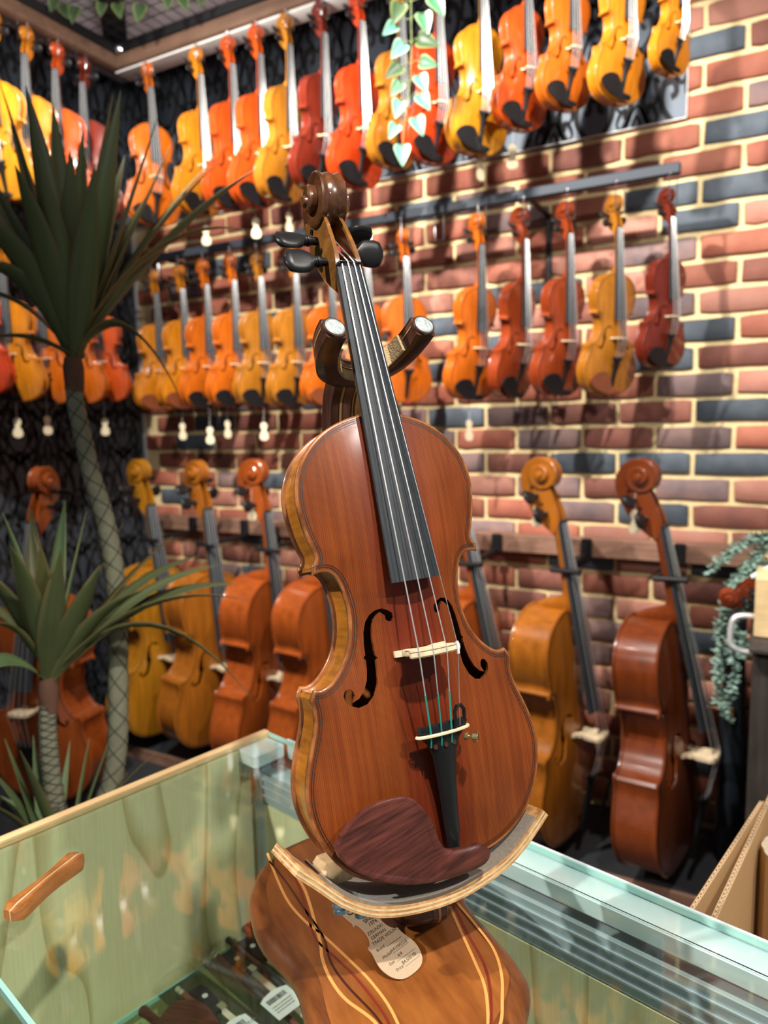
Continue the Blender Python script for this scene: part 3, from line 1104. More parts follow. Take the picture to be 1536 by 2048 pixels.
    for i in range(9):
        s = i / 8
        x = 22.5 + 27 * s
        w = 3.6 + 8.6 * max(0.0, 1 - abs(2 * s - 1.1) ** 2.6) ** .5 if s < .99 else 5.0
        t = 4.6 - 0.6 * math.sin(PI * s) if s < .9 else 2.2
        nn = 14 if hero else 8
        rings.append([(x * mm, math.copysign(abs(math.cos(2 * PI * j / nn)) ** .8, math.cos(2 * PI * j / nn)) * w * mm, math.sin(2 * PI * j / nn) * t * mm) for j in range(nn)])
    pm.loft(rings)
    pmesh = pm.mesh('peg', M['ebony'], True, 45)
    for sg, y, z, rx in ((-1, 500, -31, .25), (-1, 527, -47, .62), (1, 514, -39, .30), (1, 540, -56, 1.25)):
        o = put('peg', pmesh, root, (0, y * mm, z * mm))
        o.rotation_euler = (rx, 0, 0 if sg > 0 else PI)
    # bridge
    w = 23.0
    prof = [(w, 11.3), (w, 14), (16, 17.5), (17.5, 22), (15.5, 26), (19.5, 31), (21.5, bz - 6.5), (17, bz - 2.6), (9, bz - .6), (0, bz), (-9, bz - .6), (-17, bz - 2.6), (-21.5, bz - 6.5), (-19.5, 31), (-15.5, 26), (-17.5, 22), (-16, 17.5), (-w, 14), (-w, 11.3), (-11, 11.8), (-9, 15), (-4, 18.5), (0, 19.2), (4, 18.5), (9, 15), (11, 11.8)]
    bm_ = MB()
    n = len(prof)
    rings = []
    for yy, in ((1.3,), (-2.0,)):
        rings.append([(x * mm, (161 + (yy if z > 20 else yy * 1.4)) * mm, z * mm) for x, z in prof])
    bm_.loft(rings, True, False)
    vs2 = [p for r in rings for p in r]
    co, ed, fa, *_ = delaunay_2d_cdt([Vector((x, z)) for x, z in prof], [(i, (i + 1) % n) for i in range(n)], [], 1, 1e-5)
    for r in rings:
        bm_.add([(p.x * mm, r[0][1], p.y * mm) for p in co], [tuple(f) for f in fa])
    bm_.obj('bridge', M['bone'], root, smooth=False)
    # tailpiece
    rings = []
    tz = 33 if not cello else 40
    for y, hw, cx, z, th in ((105, 21.5, 1.2, tz, 5), (102, 22.5, 1.3, tz + .5, 6), (97, 20.5, 1.4, tz - .6, 7), (90, 14, 1.6, tz - 2, 7), (80, 10.2, 2, tz - 4, 7), (60, 8, 3, tz - 8.5, 7), (40, 7, 4, tz - 13, 6.5), (20, 6.3, 5, tz - 17, 6), (6, 5.2, 5.6, tz - 20, 5.5), (2, 4, 5.8, tz - 21, 4.5)):
        if not hero:
            cx = 0
        rings.append([((cx + hw * math.cos(a)) * mm, y * mm, (z - th + th * (math.sin(a) ** 0.8 if math.sin(a) > 0 else 0)) * mm) for a in [PI * j / 8 for j in range(9)]])
    tp = MB().loft(rings).obj('tailpiece', M['ebony'], root, angle=35)
    # strings
    xs = (-8.2, -2.8, 2.8, 8.2)
    bx = (-17, -5.8, 5.8, 17)
    tx = (-13, -4.5, 4.5, 13)
    bzs = (bz - 2.3, bz - .1, bz - .1, bz - 2.3)
    radii = (0.55, 0.5, 0.45, 0.3)
    cxs = 1.4 if hero else 0
    if hero:
        # saddle fret on the tailpiece
        p = [((1.3 + 22.8 * math.cos(a)) * mm, 97.5 * mm, (tz - .2 - 6.5 + 7.6 * math.sin(a) ** .8) * mm) for a in [PI * j / 10 for j in range(11)]]
        MB().tube(p, 1.35 * mm, 6).obj('tailpiece_fret', M['bone'], tp)
        for x in (-8.5, 0.5, 8):
            MB().lathe([(1.9 * mm, -1.6 * mm), (1.9 * mm, .55 * mm), (1.2 * mm, .5 * mm)], 10, (0, 0.1, 1), (x * mm, 88.5 * mm, (tz - 2.3 - .06 * abs(x)) * mm)).obj('string_slot', M['inlay_dark'], tp)
    allm = MB()
    for i in range(4):
        A = Vector((xs[i], 487, zf(486) + (1.6 if hero else 1.6) - .5 - 2.2 * (xs[i] / 12) ** 2))
        B = Vector((bx[i], 161, bzs[i] + .35))
        Cc = Vector((cxs + tx[i], 100, tz + 0.6 - 4.2 * (tx[i] / 22) ** 2))
        if hero:
            s = MB().tube([A * mm, A.lerp(B, .5) * mm, B * mm, Cc * mm], radii[i] * mm, 7).obj('string', M['string'] if i < 3 else M['string_fine'], root)
            if i < 3:
                d = B.lerp(Cc, 0.52)
                mbw = MB().tube([d * mm, Cc * mm, Vector((Cc.x, 92, Cc.z - 2.0)) * mm, Vector((Cc.x, 88.5, Cc.z - 3.2)) * mm], .72 * mm, 7)
                mbw.obj('silk_winding', M['silk_green'], s)
            else:
                MB().tube([B.lerp(A, .012) * mm, B * mm, B.lerp(Cc, .09) * mm], 1.25 * mm, 8).obj('string_sleeve', M['paper'], s)
            # run-in inside the pegbox
            py, pz = ((500, -31), (527, -47), (540, -56), (514, -39))[i]
            E_ = Vector((xs[i] * .75, py, pz + 4.0))
            MB().tube([A * mm, Vector((xs[i], 490, A.z - .6)) * mm, E_ * mm], radii[i] * 1.3 * mm, 6).obj('string_tail', M['string'], s)
            mbc = MB()
            for q in range(4):
                xx = xs[i] * .55 + (q - 1.5) * 1.35
                mbc.tube([(xx * mm, (py + 4.6 * math.cos(t)) * mm, (pz + 4.6 * math.sin(t)) * mm) for t in [2 * PI * j / 12 for j in range(13)]], .62 * mm, 6)
            mbc.obj('silk_coil', M['silk_red'], s)
        else:
            allm.tube([A * mm, B * mm, Cc * mm], (0.75 if not cello else .6) * mm, 4, False)
    if not hero:
        allm.obj('strings', M['string'], root)['kind'] = 'stuff'
    if hero:
        ft = MB()
        lx = cxs + tx[3]
        ft.tube([((lx - 5) * mm, 101 * mm, (tz + 1.5) * mm), ((lx - 5) * mm, 112 * mm, (tz + 3) * mm), ((lx - 3) * mm, 116 * mm, (tz + 4) * mm), ((lx + 1) * mm, 116 * mm, (tz + 3) * mm), ((lx + 4.5) * mm, 112 * mm, (tz + 1) * mm), ((lx + 5) * mm, 106 * mm, (tz - 1) * mm)], 1.5 * mm, 8)
        fo = ft.obj('fine_tuner', M['ebony'], root)
        sw = MB()
        ax = Vector((.55, -.12, .55)).normalized()
        c0 = Vector((lx + 3, 91, tz - 1)) * mm
        sw.lathe([(3.2 * mm, 0), (3.4 * mm, 1 * mm), (3.2 * mm, 3 * mm), (1.3 * mm, 3.2 * mm), (1.3 * mm, 6 * mm)], 18, ax, c0)
        sw.lathe([(3.5 * mm, 6 * mm), (4.1 * mm, 6.4 * mm), (4.1 * mm, 10 * mm), (3.6 * mm, 10.6 * mm), (1 * mm, 10.8 * mm)], 18, ax, c0)
        sw.obj('tuner_screw', M['brass'], fo, angle=30)
    # chinrest / endpin
    if not cello:
        cl = [(-94.8, 36.4), (-84.5, 47.4), (-67.2, 56.7), (-46.4, 58.2), (-30.3, 53.8), (-18.4, 35.7), (-13.3, 16.7), (-6.5, 9.2), (7.3, 6.5), (20.9, 5.5), (28.7, -2.5), (22.5, -10.2), (1.8, -11.6), (-24.3, -9.4), (-52.6, -2), (-78.4, 12.2), (-91.7, 26.8)]
        cc = [(p.x, p.y) for p in catmull([(x, y, 0) for x, y in cl + [cl[0]]], 4 if hero else 2)][:-1]
        r1, r2, r3 = offset(cc, 1.6), offset(cc, 5), offset(cc, 11)
        zz = lambda x, y, d: (24.5 - 0.02 * max(0, -x - 50) * 4 - (6.5 * (1 - math.exp(-d / 11)) if x < -22 else (2.0 * (1 - math.exp(-d / 9))) * (1 if x < -10 else -.6)))
        mb = MB()
        edges, pts = [], []
        for r in (cc, r1, r2):
            s = len(pts)
            pts += r
            edges += [(s + i, s + (i + 1) % len(r)) for i in range(len(r))]
        X, Y = np.meshgrid(np.arange(-100, 35, 5 if hero else 12), np.arange(-15, 62, 5 if hero else 12))
        ok = inside(offset(cc, 7), X, Y)
        pts += [(float(a), float(b)) for a, b in zip(X[ok], Y[ok])]
        co, ed, fa, *_ = delaunay_2d_cdt([Vector(p) for p in pts], edges, [], 0, 1e-4)
        cxx = np.array([sum(co[i].x for i in f) / 3 for f in fa])
        cyy = np.array([sum(co[i].y for i in f) / 3 for f in fa])
        keep = inside(cc, cxx, cyy)
        ca = np.array(cc)
        keyc = {(round(x, 3), round(y, 3)) for x, y in cc}
        vs = []
        for p in co:
            d = float(np.min(np.hypot(ca[:, 0] - p.x, ca[:, 1] - p.y)))
            z = zz(p.x, p.y, d) - (1.6 if d < 0.5 else 0)
            vs.append((p.x * mm, p.y * mm, z * mm))
        mb.add(vs, [tuple(f) for f, kk in zip(fa, keep) if kk])
        mb.loft([[(x * mm, y * mm, (zz(x, y, 0) - 1.6) * mm) for x, y in cc], [(x * mm, y * mm, (zz(x, y, 0) - 6.5) * mm) for x, y in cc], [(x * mm, y * mm, (zz(x, y, 0) - 8.5) * mm) for x, y in r2]], True, True)
        mb.obj('chinrest', M['rosewood'] if hero else M['ebony'], root, angle=60)
    if cello:
        MB().lathe([(7 * mm, 0), (7 * mm, 8 * mm), (3 * mm, 10 * mm), (2.4 * mm, 34 * mm), (1 * mm, 38 * mm)], 10, (0, -1, 0), (0, -13 * mm, -32 * mm)).obj('endpin', M['black_steel'], root)
    else:
        MB().lathe([(3 * mm, 0), (5.5 * mm, 2 * mm), (5.5 * mm, 5 * mm), (3 * mm, 7 * mm)], 10, (0, -1, 0), (0, -12 * mm, -18 * mm)).obj('end_button', M['ebony'], root)
    return root


def frame(phi, lean):
    phi, lean = math.radians(phi), math.radians(lean)
    f = Vector((math.sin(phi), -math.cos(phi), 0))
    u = Vector((0, 0, 1))
    y = u * math.cos(lean) + f * math.sin(lean)
    z = f * math.cos(lean) - u * math.sin(lean)
    x = y.cross(z)
    return Matrix(((x.x, y.x, z.x), (x.y, y.y, z.y), (x.z, y.z, z.z)))


def stand_at(o, phi, lean, s, x, n, z, pos=None):
    m = frame(phi, lean).to_4x4()
    m = Matrix.Translation((x, -n, z)) @ m @ Matrix.Scale(s, 4)
    o.matrix_world = m
    return m


proto = build_instrument('violin')
USED = [False]
ROOTS = []


def wall_violin(p, col, label, group, chin=None, sticker=False):
    o = proto if not USED[0] else None
    if o is None:
        o = copy_tree(proto)
    ROOTS.append((o, p, col, label, group, chin, sticker))
    USED[0] = True
    return o


MID = [(68.6, 4.6, 0.988, 0.368, 0.249, 1.548), (74.8, 5.9, 0.987, 0.506, 0.249, 1.552), (79.2, 7.4, 0.996, 0.624, 0.250, 1.551), (77.6, 7.0, 1.001, 0.770, 0.250, 1.551),
       (71.0, 5.4, 1.002, 0.916, 0.250, 1.547), (71.0, 6.1, 0.999, 1.076, 0.250, 1.542), (68.6, 6.0, 1.000, 1.235, 0.250, 1.539), (61.3, 4.7, 0.999, 1.400, 0.250, 1.540),
       (52.1, 4.0, 0.999, 1.562, 0.250, 1.544), (62.6, 6.9, 1.005, 1.818, 0.251, 1.543), (74.4, 6.7, 1.002, 1.961, 0.250, 1.545), (59.9, 5.9, 0.989, 2.115, 0.249, 1.547),
       (54.3, 5.1, 0.987, 2.269, 0.249, 1.544), (57.0, 4.1, 0.862, 2.425, 0.249, 1.615)]
MIDC = [('amber', 'amber violin with brown chinrest hung next to the wallpaper corner', 'b', 0), ('amber', 'amber violin with pink sticker, second along the steel rail from the corner', 'b', 1),
        ('orange', 'orange-brown violin with round black chinrest, third on the steel rail from the corner', None, 0), ('orange', 'orange violin with pink sticker, fourth on the steel rail from the corner', None, 1),
        ('honey', 'honey-coloured violin with pink sticker and broad upper bout on the steel rail', None, 1), ('brownyellow', 'brownish-yellow violin just left of the big violin\'s black pegs', None, 0),
        ('orange', 'bright orange violin with orange-brown chinrest behind the stand\'s left fork tip', 'b', 0), ('orange', 'orange violin almost hidden behind the big violin\'s fingerboard', None, 0),
        ('orange', 'orange violin with pink sticker framed by the stand\'s right fork arm', 'n', 1), ('orange', 'orange violin first right of the empty wire hook on the rail', None, 0),
        ('redbrown', 'narrow-looking red-orange violin turned almost side-on under the rail bracket', None, 0), ('redbrown', 'deep red-brown violin between the side-on one and the honey one', None, 0),
        ('brownyellow', 'large honey-brown violin with matching brown chinrest on the steel rail', 'b', 0), ('maroon', 'smaller dark red violin alone at the free end of the steel rail', None, 0)]
TOP = [(67.0, 4.2, 0.98, 0.602, 0.450, 2.245), (78.4, 5.8, 0.955, 0.830, 0.449, 2.250), (77.8, 6.4, 0.967, 0.973, 0.450, 2.243), (78.1, 7.2, 0.981, 1.089, 0.450, 2.238),
       (80.8, 8.3, 0.985, 1.201, 0.450, 2.237), (79.4, 8.4, 0.962, 1.340, 0.450, 2.250), (69.0, 6.1, 0.979, 1.501, 0.450, 2.235), (71.5, 7.1, 0.905, 1.634, 0.449, 2.271),
       (63.9, 5.7, 0.941, 1.769, 0.449, 2.263), (53.9, 4.8, 0.943, 1.918, 0.449, 2.261), (57.4, 4.4, 0.864, 2.049, 0.448, 2.305), (55.2, 5.2, 0.838, 2.176, 0.448, 2.333),
       (54.8, 5.0, 0.851, 2.322, 0.448, 2.318), (61.0, 6.1, 0.665, 2.453, 0.447, 2.358)]
TOPC = [('orange', 'orange violin hung highest by the wall corner behind spiky leaf tips', None, 0), ('amber', 'golden amber violin, first bright one right of the corner in the top row', None, 0),
        ('redorange', 'red-orange violin second after the corner gap in the top row', None, 0), ('redorange', 'orange-red violin with pinkish glare third after the corner gap up top', None, 0),
        ('brownyellow', 'brownish-yellow violin in the top row, beside the dark maroon one', None, 0), ('maroon', 'dark maroon violin in the top row above the big scroll', None, 0),
        ('scarlet', 'glossy red violin in the top row, left of the ivy strand', None, 0), ('brownyellow', 'brownish-amber violin half covered by the hanging ivy strand', None, 0),
        ('scarlet', 'bright scarlet violin just right of the hanging ivy strand', None, 0), ('yellow', 'bright yellow violin in the top row, the palest of all', None, 0),
        ('redorange', 'red-orange violin with purple string windings near the top row end', None, 0), ('orange', 'orange violin with tall black chinrest, third from the top row end', None, 0),
        ('amber', 'amber-orange violin with tall black chinrest, second from the top row end', None, 0), ('amber', 'smallest amber violin hung last at the top row end by bare bricks', None, 0)]
for p, (c, l, ch, st) in zip(MID, MIDC):
    wall_violin(p, c, l, 'violins hung along the steel rail', ch, st)
for p, (c, l, ch, st) in zip(TOP, TOPC):
    wall_violin(p, c, l, 'violins hung from the beam over the brick wall', ch, st)
LEFT_TOP = [((22, 5, .98, .45, .955, 2.235), 'yellow', 'bright yellow violin on the black wallpaper, cut by the frame edge'), ((24, 5, .98, .45, .835, 2.235), 'amber', 'amber violin on the black wallpaper, second from the frame edge'),
            ((20, 5, .98, .45, .715, 2.235), 'redorange', 'red-orange violin on the black wallpaper behind the tallest leaves'), ((20, 5, .97, .45, .60, 2.24), 'maroon', 'shadowed dark red violin nearest the corner on the black wallpaper')]
LEFT_MID = [((20, 5, .99, .25, .965, 1.60), 'scarlet', 'red violin cut by the frame edge at the lower left row'), ((22, 5, .99, .25, .835, 1.58), 'amber', 'amber violin on dark wallpaper left of the plant trunk top'),
            ((24, 5, .99, .25, .69, 1.575), 'orange', 'orange violin just left of the plant trunk, lower wallpaper row'), ((22, 5, .98, .25, .552, 1.577), 'orange', 'orange violin just right of the plant trunk, lower wallpaper row'),
            ((24, 5, .96, .245, .425, 1.585), 'redorange', 'red-orange violin last before the corner, lower wallpaper row')]
for p, c, l in LEFT_TOP:
    wall_violin(p, c, l, 'violins hung high on the wallpapered wall')
for p, c, l in LEFT_MID:
    wall_violin(p, c, l, 'violins hung lower on the wallpapered wall')
HOOKS = []
for (o, p, col, label, group, chin, sticker) in ROOTS:
    m = stand_at(o, *p)
    tag(o, label, 'violin', group)
    recolour(o, VB, V[col])
    if chin:
        for c in o.children:
            if c.name.split('.')[0] == 'chinrest':
                if chin == 'n':
                    bpy.data.objects.remove(c)
                    break
                c.material_slots[0].link = 'OBJECT'
                c.material_slots[0].material = M['chin_brown']
    if sticker:
        MB().lathe([(6.5 * mm, 0), (7 * mm, 3 * mm), (5 * mm, 5 * mm)], 10, (0, -.5, 1), (14 * mm, -13 * mm, -6 * mm)).obj('pink_sticker', M['pink'], o)
    HOOKS.append((m, label))

# cellos
cp_ = build_instrument('cello')
CEL = [((83.6, -0.2, 2.035, 0.372, 0.317, 0.135), 'cellogold', 'golden yellow cello nearest the corner behind the plant trunk'), ((79.7, 1.7, 2.031, 0.650, 0.299, 0.131), 'tawny', 'amber cello second from the corner with pale fingerboard'),
       ((95.3, 4.0, 2.036, 0.935, 0.325, 0.134), 'russet', 'orange-red cello third from the corner with dark shaded front'), ((84, 0.5, 2.036, 1.245, 0.335, 0.137), 'russet', 'red-orange cello peeking out left of the big violin\'s waist'),
       ((80.0, -3.9, 2.043, 1.910, 0.351, 0.142), 'russet', 'orange cello peeking out right of the big violin\'s waist'), ((79.9, -1.3, 2.047, 2.198, 0.365, 0.145), 'tawny', 'orange-brown cello with golden scroll in front of the bricks'),
       ((80.0, -3.1, 2.048, 2.527, 0.371, 0.145), 'mahogany', 'dark flamed red-brown cello nearest the shop cabinet'), ((14, -2, 2.04, 0.40, 0.97, 0.135), 'russet', 'orange-red cello in front of the black wallpaper behind the plants')]
CELM = []
for i, (p, c, l) in enumerate(CEL):
    o = cp_ if i == 0 else None
    if o is None:
        o = copy_tree(cp_)
    CELM.append((o, p, c, l))
for o, p, c, l in CELM:
    m = stand_at(o, *p)
    tag(o, l, 'cello', 'cellos standing along the walls')
    recolour(o, VB, V[c])

# ================================================================== RAILS, HOOKS, FRAME
rail = thing('display_rail', 'dark grey steel rail with brackets holding the middle row of violins', 'rail', (1.4, -0.25, 2.17))
MB().bbox((1.40, -0.25, 2.170), (2.12, 0.028, 0.032), 0.003).world(rail).obj('bar', M['steel_dark'], rail)
for x in (0.45, 1.2, 2.01):
    mb = MB()
    mb.bbox((x, -0.124, 2.160), (0.018, 0.232, 0.012), 0.002)
    mb.bbox((x, -0.008, 2.055), (0.020, 0.010, 0.225), 0.002)
    mb.world(rail).obj('bracket', M['black_steel'], rail)
lrail = thing('display_rail', 'dark rail on the black wallpaper above its lower row of violins', 'rail', (0.25, -0.75, 2.22))
mb = MB().bbox((0.25, -0.75, 2.222), (0.028, 0.95, 0.032), 0.003)
mb.world(lrail).obj('bar', M['steel_dark'], lrail)
for y in (-0.5, -1.0):
    MB().bbox((0.118, y, 2.215), (0.236, 0.018, 0.012), 0.002).world(lrail).obj('bracket', M['black_steel'], lrail)

crail = thing('cello_rail', 'brown wooden rail along the bricks with cellos leaning before it', 'rail', (1.45, -0.03, 1.01))
MB().bbox((1.45, -0.033, 1.012), (2.66, 0.056, 0.066), 0.003).world(crail).obj('rail_board', M['rail_wood'], crail)


def hook(top, under, ax, label):
    """U of bright wire hanging from the rail, cradling the scroll"""
    t = thing('wire_hook', label, 'hook', top, 'wire hooks on the rails')
    a, b = Vector(top), Vector(under)
    w = ax * 0.017
    mb = MB()
    mb.tube([a - w, b - w + Vector((0, 0, .004)), b - w * .8, b + w * .8, b + w + Vector((0, 0, .004)), a + w], 0.0016, 6)
    mb.world(t).obj('wire', M['chrome'], t)
    MB().lathe([(.006, 0), (.006, .004), (.002, .005)], 8, (0, 0, 1), a - w + Vector((0, 0, -.002))).world(t).obj('collar', M['chrome'], t)


for i, (m, label) in enumerate(HOOKS):
    top_z = 2.154 if i < 14 else 2.8095 if i < 32 else 2.206
    u = m @ Vector((0, .5335, -.0145))
    ax = (m.to_3x3() @ Vector((1, 0, 0))).normalized()
    if u.z > top_z - 0.012:
        continue
    short = label
    for w_ in ('violin ', ):
        pass
    hook((u.x, u.y, top_z), u, ax, 'chrome wire hook carrying the ' + ' '.join(short.split()[:11]))
hook((1.70, -0.25, 2.154), (1.70, -0.25, 2.07), Vector((1, -.1, 0)).normalized(), 'empty chrome wire hook on the steel rail, nothing hanging')
for hk in [o for o in COL.objects if o.name.startswith('wire_hook')]:
    pass

# overhead frame: two wooden beams, black steel, wire grid
fr_ = thing('overhead_frame', 'dark overhead frame of wood beams, black steel and wire grid', 'frame', (1.6, -0.45, 2.86))
MB().bbox((1.80, -0.45, 2.842), (2.70, 0.05, 0.050), 0.003).world(fr_).obj('beam', M['beam_wood'], fr_)
MB().bbox((0.45, -1.40, 2.842), (0.05, 1.90, 0.050), 0.003).world(fr_).obj('beam', M['beam_wood'], fr_)
MB().bbox((1.80, -0.424, 2.8135), (2.70, 0.075, 0.006), 0.001).world(fr_).obj('pale_underside', M['white_board'], fr_)
MB().bbox((1.80, -0.462, 2.886), (2.72, 0.032, 0.036), 0.003).world(fr_).obj('steel_tube', M['black_steel'], fr_)
MB().bbox((0.462, -1.40, 2.886), (0.032, 1.85, 0.036), 0.003).world(fr_).obj('steel_tube', M['black_steel'], fr_)
MB().bbox((1.05, -1.05, 2.945), (1.70, 0.085, 0.05), 0.003, Matrix.Rotation(-PI / 4, 3, 'Z')).world(fr_).obj('diagonal_beam', M['black_steel'], fr_)
for dx in (0.03, -0.03):
    MB().lathe([(.014, 0), (.014, .012), (.008, .016)], 10, (0.3, -1, -.4), (0.475 + dx * .7, -0.477, 2.872 + dx * .2)).world(fr_).obj('bolt', M['chrome'], fr_)
gmb = MB()
for i in range(44):
    x = 0.52 + 0.05 * i
    gmb.tube([(x, -0.45, 2.908), (x, -2.0, 2.908)], 0.0022, 4)
for i in range(30):
    y = -0.53 - 0.05 * i
    gmb.tube([(0.45, y, 2.911), (2.7, y, 2.911)], 0.0022, 4)
gmb.world(fr_).obj('wire_grid', M['black_steel'], fr_)['kind'] = 'stuff'

# black neck clamps between rail and cello necks
CL = ['nearest the corner', 'second from the corner', 'third from the corner', 'left of the big violin', 'right of the big violin', 'with the golden scroll', 'nearest the cabinet']
for (o, p, c, l), nm in zip(CELM, CL):
    m = o.matrix_world
    q = stand_at(o, *p) @ Vector((0, .415, -.006))
    if l.startswith('orange-red cello in front'):
        continue
    t = thing('neck_clamp', 'black padded clamp holding the neck of the cello ' + nm, 'clamp', (q.x, -0.06, q.z), 'cello neck clamps on the wooden rail')
    MB().bbox((q.x + .0, -0.074, 1.012), (0.036, 0.024, 0.07), 0.004).world(t).obj('base_block', M['black_steel'], t)
    mb = MB().bbox((q.x, (q.y + .045 - .08) / 2, q.z), (0.016, abs(q.y + .045 + .08), 0.016), 0.003)
    mb.world(t).obj('arm', M['black_steel'], t)
    ff = frame(p[0], p[1])
    ux, uz = ff @ Vector((1, 0, 0)), ff @ Vector((0, 0, 1))
    for s in (-1, 1):
        a = q + ux * s * 0.036 - uz * 0.030
        b = q + ux * s * 0.036 + uz * 0.052
        MB().tube([q + ux * 0.036 - uz * .030, a, b, b + uz * 0.012], [.008, .009, .009, .011], 8).world(t).obj('prong', M['black_steel'], t)


# ================================================================== HERO VIOLIN
hero = build_instrument('hero')
hm = Matrix(((0.58086, -0.20442, 0.78791, 2.5075), (0.81307, 0.10591, -0.57245, -2.0934), (0.03362, 0.97313, 0.22777, 1.11411), (0, 0, 0, 1)))
r3 = hm.to_3x3()
c0, c1 = r3.col[0].normalized(), r3.col[1]
c1 = (c1 - c0 * c1.dot(c0)).normalized()
c2 = c0.cross(c1)
for i in range(3):
    hm[i][0], hm[i][1], hm[i][2] = c0[i], c1[i], c2[i]
hero.matrix_world = hm
tag(hero, 'big antique red-brown violin with rosewood chinrest on the wooden display stand', 'violin')


def HL(x, y, z):
    return hm @ Vector((x * mm, y * mm, z * mm))


# ================================================================== DISPLAY COUNTER
CO = Vector((2.07, -1.759, 1.0))
e1, e2 = Vector((.9703, -.2419, 0)), Vector((-.2419, -.9703, 0))
counter = thing('display_counter', 'glass topped display counter with plywood lining and aluminium back rail', 'counter', (2.07, -1.759, 0))
counter.rotation_euler = (0, 0, math.atan2(e1.y, e1.x))
# local: x along the back edge, y negative towards the viewer
CD, CLEN = 0.462, 1.5
MB().box((CLEN / 2 + .006, -CD / 2, 0.997), (CLEN - .014, CD - .006, 0.006)).obj('glass_top', M['glass_top'], counter, smooth=False)
mb = MB()
mb.box((CLEN / 2, -CD + .0035, 0.997), (CLEN - .02, 0.004, 0.0062))
mb.box((CLEN / 2, -.0025, 0.997), (CLEN - .02, 0.0016, 0.0062))
mb.obj('glass_edge', M['glass_edge'], counter, smooth=False)
MB().bbox((0.0035, -CD / 2, 0.9965), (0.011, CD, 0.010), 0.001).obj('wood_trim', M['oak_trim'], counter)
mb = MB()
mb.bbox((CLEN / 2 + .05, -0.018, 0.982), (CLEN - .10, 0.034, 0.020), 0.002)
mb.bbox((CLEN / 2 + .05, -0.0325, 0.986), (CLEN - .10, 0.003, 0.012), 0.0005)
mb.bbox((CLEN / 2 + .02, 0.0003, 0.986), (CLEN - .06, 0.0030, 0.0290), 0.0005)
mb.obj('back_rail', M['alu'], counter)
mb = MB()
mb.bbox((CLEN / 2, -0.020, 0.935), (CLEN - .03, 0.030, 0.05), 0.002)
for zz in (0.924, 0.936, 0.948):
    mb.bbox((CLEN / 2, -0.0362, zz), (CLEN - .03, 0.0024, 0.003), 0.0005)
mb.obj('sliding_door_track', M['alu_grey'], counter)
MB().bbox((0.024, -0.030, 0.983), (0.046, 0.054, 0.020), 0.002).obj('corner_bracket', M['alu'], counter)
MB().bbox((0.026, -0.028, 0.62), (0.018, 0.020, 0.70), 0.002).obj('corner_post', M['alu_grey'], counter)
MB().box((0.0030, -CD / 2, 0.4955), (0.010, CD - .01, 0.991)).obj('end_panel', M['ply'], counter, smooth=False)
MB().box((CLEN / 2, -0.030, 0.455), (CLEN - .03, 0.012, 0.91)).obj('back_panel', M['ply'], counter, smooth=False)
MB().box((CLEN / 2, -CD / 2, 0.32), (CLEN - .03, CD - .05, 0.018)).obj('base_board', M['ply'], counter, smooth=False)
MB().box((CLEN / 2, -CD / 2 - .01, 0.707), (CLEN - .04, CD - .06, 0.006)).obj('glass_shelf', M['glass_shelf'], counter, smooth=False)
mb = MB()
mb.box((0.019, -CD / 2 - .01, 0.707), (0.003, CD - .06, 0.0062))
mb.obj('shelf_edge', M['glass_edge'], counter, smooth=False)
MB().box((CLEN / 2, -CD + .004, 0.50), (CLEN - .02, 0.005, 0.985)).obj('front_glass', M['glass_shelf'], counter, smooth=False)
MB().box((CLEN - .006, -CD / 2, 0.49), (0.012, CD, 0.98)).obj('end_panel', M['ply'], counter, smooth=False)
MB().bbox((CLEN / 2, -CD / 2, 0.03), (CLEN, CD, 0.06), .003).obj('plinth', M['cab_dark'], counter)


def CT(a, b, z):
    return CO + e1 * a + e2 * b + Vector((0, 0, z - 1.0))


# ================================================================== VIOLIN STAND
stand = thing('violin_stand', 'wooden violin stand with guitar-shaped cherry base and dark laminated arm', 'stand', (2.432, -2.074, 1.0))
sa, sb = Vector((.8102, -.5862, 0)), Vector((.5862, .8102, 0))
OUT = [(-152, -17), (-145, -41), (-125, -67), (-95, -86), (-72, -93), (-44, -97), (-20, -96), (0, -91.5), (20, -87), (40, -86), (60, -89), (82, -93), (105, -94), (130, -85), (150, -66), (164, -35), (168, 0), (163, 25), (152, 44), (145, 54), (131, 69), (116, 79), (91, 84), (58, 85), (25, 86), (0, 91), (-30, 97), (-60, 99), (-95, 90), (-125, 68), (-147, 38), (-155, 8)]
bo = [(p.x, p.y) for p in catmull([(x, y, 0) for x, y in OUT + [OUT[0]]], 4)][:-1]


def SB(a, b, z):
    return Vector((2.432, -2.074, z)) + sa * a * mm + sb * b * mm


area = sum(bo[i][0] * bo[(i + 1) % len(bo)][1] - bo[(i + 1) % len(bo)][0] * bo[i][1] for i in range(len(bo)))
sgn = 1 if area < 0 else -1


def ins(d):
    return offset(bo, d * sgn)


mb = MB()
mb.loft([[SB(x, y, z) for x, y in ins(d)] for d, z in ((4, 1.0005), (1, 1.003), (0, 1.007), (0.8, 1.012), (4, 1.0165), (9, 1.0195), (16, 1.0215))], True, True)
mb.world(stand).obj('base_rim', M['walnut_edge'], stand, angle=60)
tp_ = ins(16)
MB().loft([[SB(x, y, 1.0195) for x, y in tp_], [SB(x, y, 1.0222) for x, y in ins(16.2)], [SB(x, y, 1.0226) for x, y in ins(18)]], True, True).world(stand).obj('base_board', M['cherry'], stand, angle=30)


def w2ab(x, y):
    d = Vector((x - 2.432, y + 2.074, 0))
    return d.dot(sa) / mm, d.dot(sb) / mm


